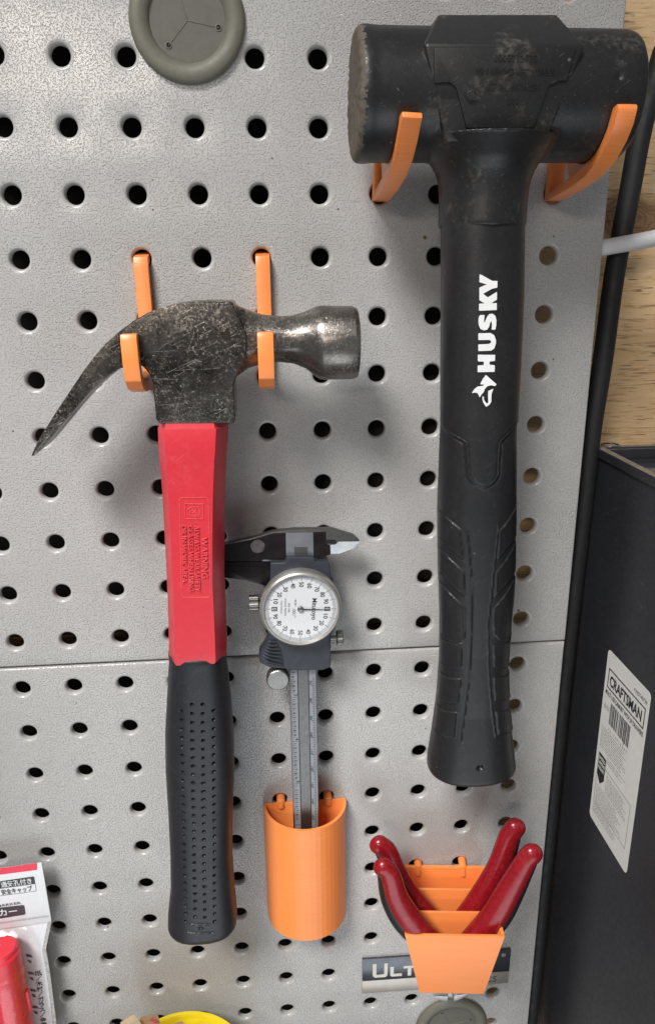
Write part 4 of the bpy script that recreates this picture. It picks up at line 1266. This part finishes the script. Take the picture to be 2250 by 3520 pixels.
mk = T['pack_marker'][1]
part(lay_text('MARKER', (mk[0], 11.16, mk[1] - .8), RV, UV, 1.6, 13.0, .01, 0, 'r'), 'lettering', PB, PK, None, False)
pd_ = T['pack_dark']
part(sheet(rr([ext_left(pd_[0], pd_[1], 28), pd_[1], pd_[2], ext_left(pd_[3], pd_[2], 28)], 1.2, 4), 11.05), 'name_panel', PB, PK, None, False)
ktext('マーカー', pd_[1][0] - 4.2, (pd_[1][1] + pd_[2][1]) / 2, 4.0, 20, PW, .02)
te = T['pack_tear']
bm = bmesh.new()
dx = np.array(te[1]) - np.array(ext_left(te[0], te[1], 40))
for k in range(60):
    p = np.array(te[1]) - dx * k / 60
    sheet([(p[0] - .18, p[1] - .7), (p[0] + .18, p[1] - .7), (p[0] + .12, p[1] + .5), (p[0] - .12, p[1] + .5)], 11.1, bm)
part(bm, 'tear_line', simple('tear_line_grey', (.45, .46, .48), .4), PK, None, False)
back = [(-95, -449)] + edge[4:] + [(-95, -585)]
part(slab(back, 9.6, 10.1, .05), 'back_card', PW, PK)
# seal strip along the right edge
lo = edge[4:]
part(prism([(x - 1.9, 10.15, z) for x, z in lo] + [(x + .05, 10.15, z) for x, z in lo[::-1]], [(x - 1.9, 10.6, z) for x, z in lo] + [(x + .05, 10.6, z) for x, z in lo[::-1]]), 'seal_strip', PE, PK)
pv = T['pack_vert']
vx0, vz0 = pv[0]; vx1, vz1 = pv[1]
chars = '紙／木材／ガラス／金属'
for i, ch in enumerate(chars):
    f = i / 9.0
    part(lay_text(ch, (vx0 + (vx1 - vx0) * f, 10.3, vz0 + (vz1 - vz0) * f), RV, UV, 3.1, None, .02, 0, cap=.8), 'vertical_lettering', PB, PK, None, False)
bm = bmesh.new()
for k in range(4):
    z = -464 - 12.5 * k
    k += 3.2
    sheet([(-39.3 - .5 * k, z), (-36.9 - .4 * k, z - .9), (-36.2 - .4 * k, z - 3.0), (-36.9 - .4 * k, z - 2.5), (-39.2 - .5 * k, z - 1.8)], 10.3, bm)
    sheet([(-39.0 - .5 * k, z - 4.0), (-37.6 - .4 * k, z - 4.6), (-37.2 - .4 * k, z - 6.8), (-38.2 - .5 * k, z - 6.2)], 10.3, bm)
part(bm, 'back_print', simple('packet_violet_ink', (.10, .085, .15), .4), PK, None, False)['kind'] = 'stuff'
# clear film bulging over the marker
MX, MD, MR = -49.0, 20.5, 9.6
rings = []
rw = random.Random(11)
for i in range(56):
    z = -444.5 - i * 2.45
    w = min(1, max(0, (i - .5) / 5))
    e = float(np.interp(-z, [-p[1] for p in edge[4:]], [p[0] for p in edge[4:]])) - 1.6
    ring = []
    for k in range(34):
        f = k / 33
        x = -88 + (e + 88) * f
        bulge = max(0.0, 1 - ((x - MX) / 15.5) ** 2) ** .7 * (MD + MR - 9.8) * w
        wr = .55 * math.sin(x * .55 + z * .31) * math.sin(z * .5 - x * .2) + .35 * math.sin(x * 1.3 - z * .9)
        near = math.exp(-((i - 4) / 3.5) ** 2)
        d = 10.7 + bulge + .3 * abs(wr) + 2.2 * near * abs(math.sin(x * .5 + z * .7 + .6)) * f * (1 - f) * 4
        ring.append((x, d, z))
    rings.append(ring)
part(loft(rings, False, closed=False), 'clear_film', CRYSTAL, PK, 80, False)
MK = thing('red_marker', 'red marker pen standing inside the clear packet at lower left', 'marker', (MX, MD, -570))
MRED = simple('red_cap_plastic', (.80, .035, .06), .3, vary=.03)
mb = part(lathe([(.01, -447.0), (7.6, -447.0), (8.2, -447.5), (8.4, -449.5), (9.0, -449.9), (9.5, -450.6), (9.6, -492), (9.3, -492.3), (9.3, -493), (9.6, -493.3), (9.6, -570)], (MX, MD, 0), 'z', 56), 'cap', MRED, MK)
part(box(MX + 9.0, MX + 10.9, MD - 1.5, MD + 1.5, -492, -478, .6), 'cap_clip', MRED, MK)

# ------------------------------------------------------------------ yellow tub with paper scraps
TUB = thing('yellow_tub', 'yellow round tub at the bottom edge of the picture', 'tub', (42, 45.5, -600))
YEL = simple('yellow_plastic', (.84, .66, .02), .4, vary=.03)
part(lathe([(34, -600), (38.4, -522), (38.9, -520), (38.7, -519), (36.9, -519), (36.4, -520), (32, -598), (.01, -598)], (42.5, 46, 0), 'z', 96, cap=False), 'tub_wall', YEL, TUB, 40)
PAP = simple('cream_paper', (.82, .68, .50), .7, vary=.08, bump=.0002, bscale=300)
PAP2 = simple('tan_paper', (.66, .46, .28), .7, vary=.1, bump=.0002, bscale=300)
def scrap(label, pts, mat, marks=()):
    c = pts[0]
    t = thing('paper_scrap', label, 'paper', c, 'paper scraps in the yellow tub')
    bm = bmesh.new()
    n = 6
    A, B, C_, D_ = [np.array(p, float) for p in pts]
    rr0 = random.Random(len(label))
    G = [[None] * (n + 1) for _ in range(n + 1)]
    for i in range(n + 1):
        for j in range(n + 1):
            u, v = i / n, j / n
            p = A * (1 - u) * (1 - v) + B * u * (1 - v) + C_ * u * v + D_ * (1 - u) * v
            p[1] += rr0.uniform(-.35, .35)
            p[2] += rr0.uniform(-.12, .12)
            G[i][j] = bm.verts.new(p)
    for i in range(n):
        for j in range(n):
            bm.faces.new((G[i][j], G[i + 1][j], G[i + 1][j + 1], G[i][j + 1]))
    r = bmesh.ops.solidify(bm, geom=bm.faces[:], thickness=.25)
    part(bm, 'sheet', mat, t, 35)
    for m in marks:
        mm_ = bmesh.new()
        mm_.faces.new([mm_.verts.new(p) for p in m])
        part(mm_, 'pink_mark', simple('pink_print', (.55, .06, .12), .6), t, None, False)
    return t
sc_ = T['scraps']
scrap('cream folded paper corner standing highest in the yellow tub', [(sc_[0][0], 30, sc_[0][1]), (sc_[1][0], 30, sc_[1][1]), (sc_[2][0], 30, sc_[2][1]), (sc_[2][0] - 4, 34, sc_[2][1] - 14)], PAP)
scrap('tan paper scrap with a pink printed mark in the yellow tub', [(sc_[3][0] - 3, 27, sc_[3][1] - 14), (sc_[3][0], 28.5, sc_[3][1]), (sc_[4][0], 28.5, sc_[4][1]), (sc_[5][0] + 2, 28, sc_[5][1] - 12)], PAP2,
      [[(sc_[3][0] + 4, 29.6, sc_[3][1] - 1.8), (sc_[3][0] + 6, 29.6, sc_[3][1] - .9), (sc_[3][0] + 9.5, 29.6, sc_[3][1] - 3), (sc_[3][0] + 8, 29.6, sc_[3][1] - 4.4)]])
scrap('crumpled tan paper rising to a point in the yellow tub', [(sc_[5][0] - 2, 30, sc_[5][1] - 12), (sc_[5][0] + 1, 30, sc_[5][1] - 1), (sc_[7][0] + 2, 30, sc_[7][1]), (sc_[6][0] + 3, 32, sc_[6][1] - 12)], PAP2)
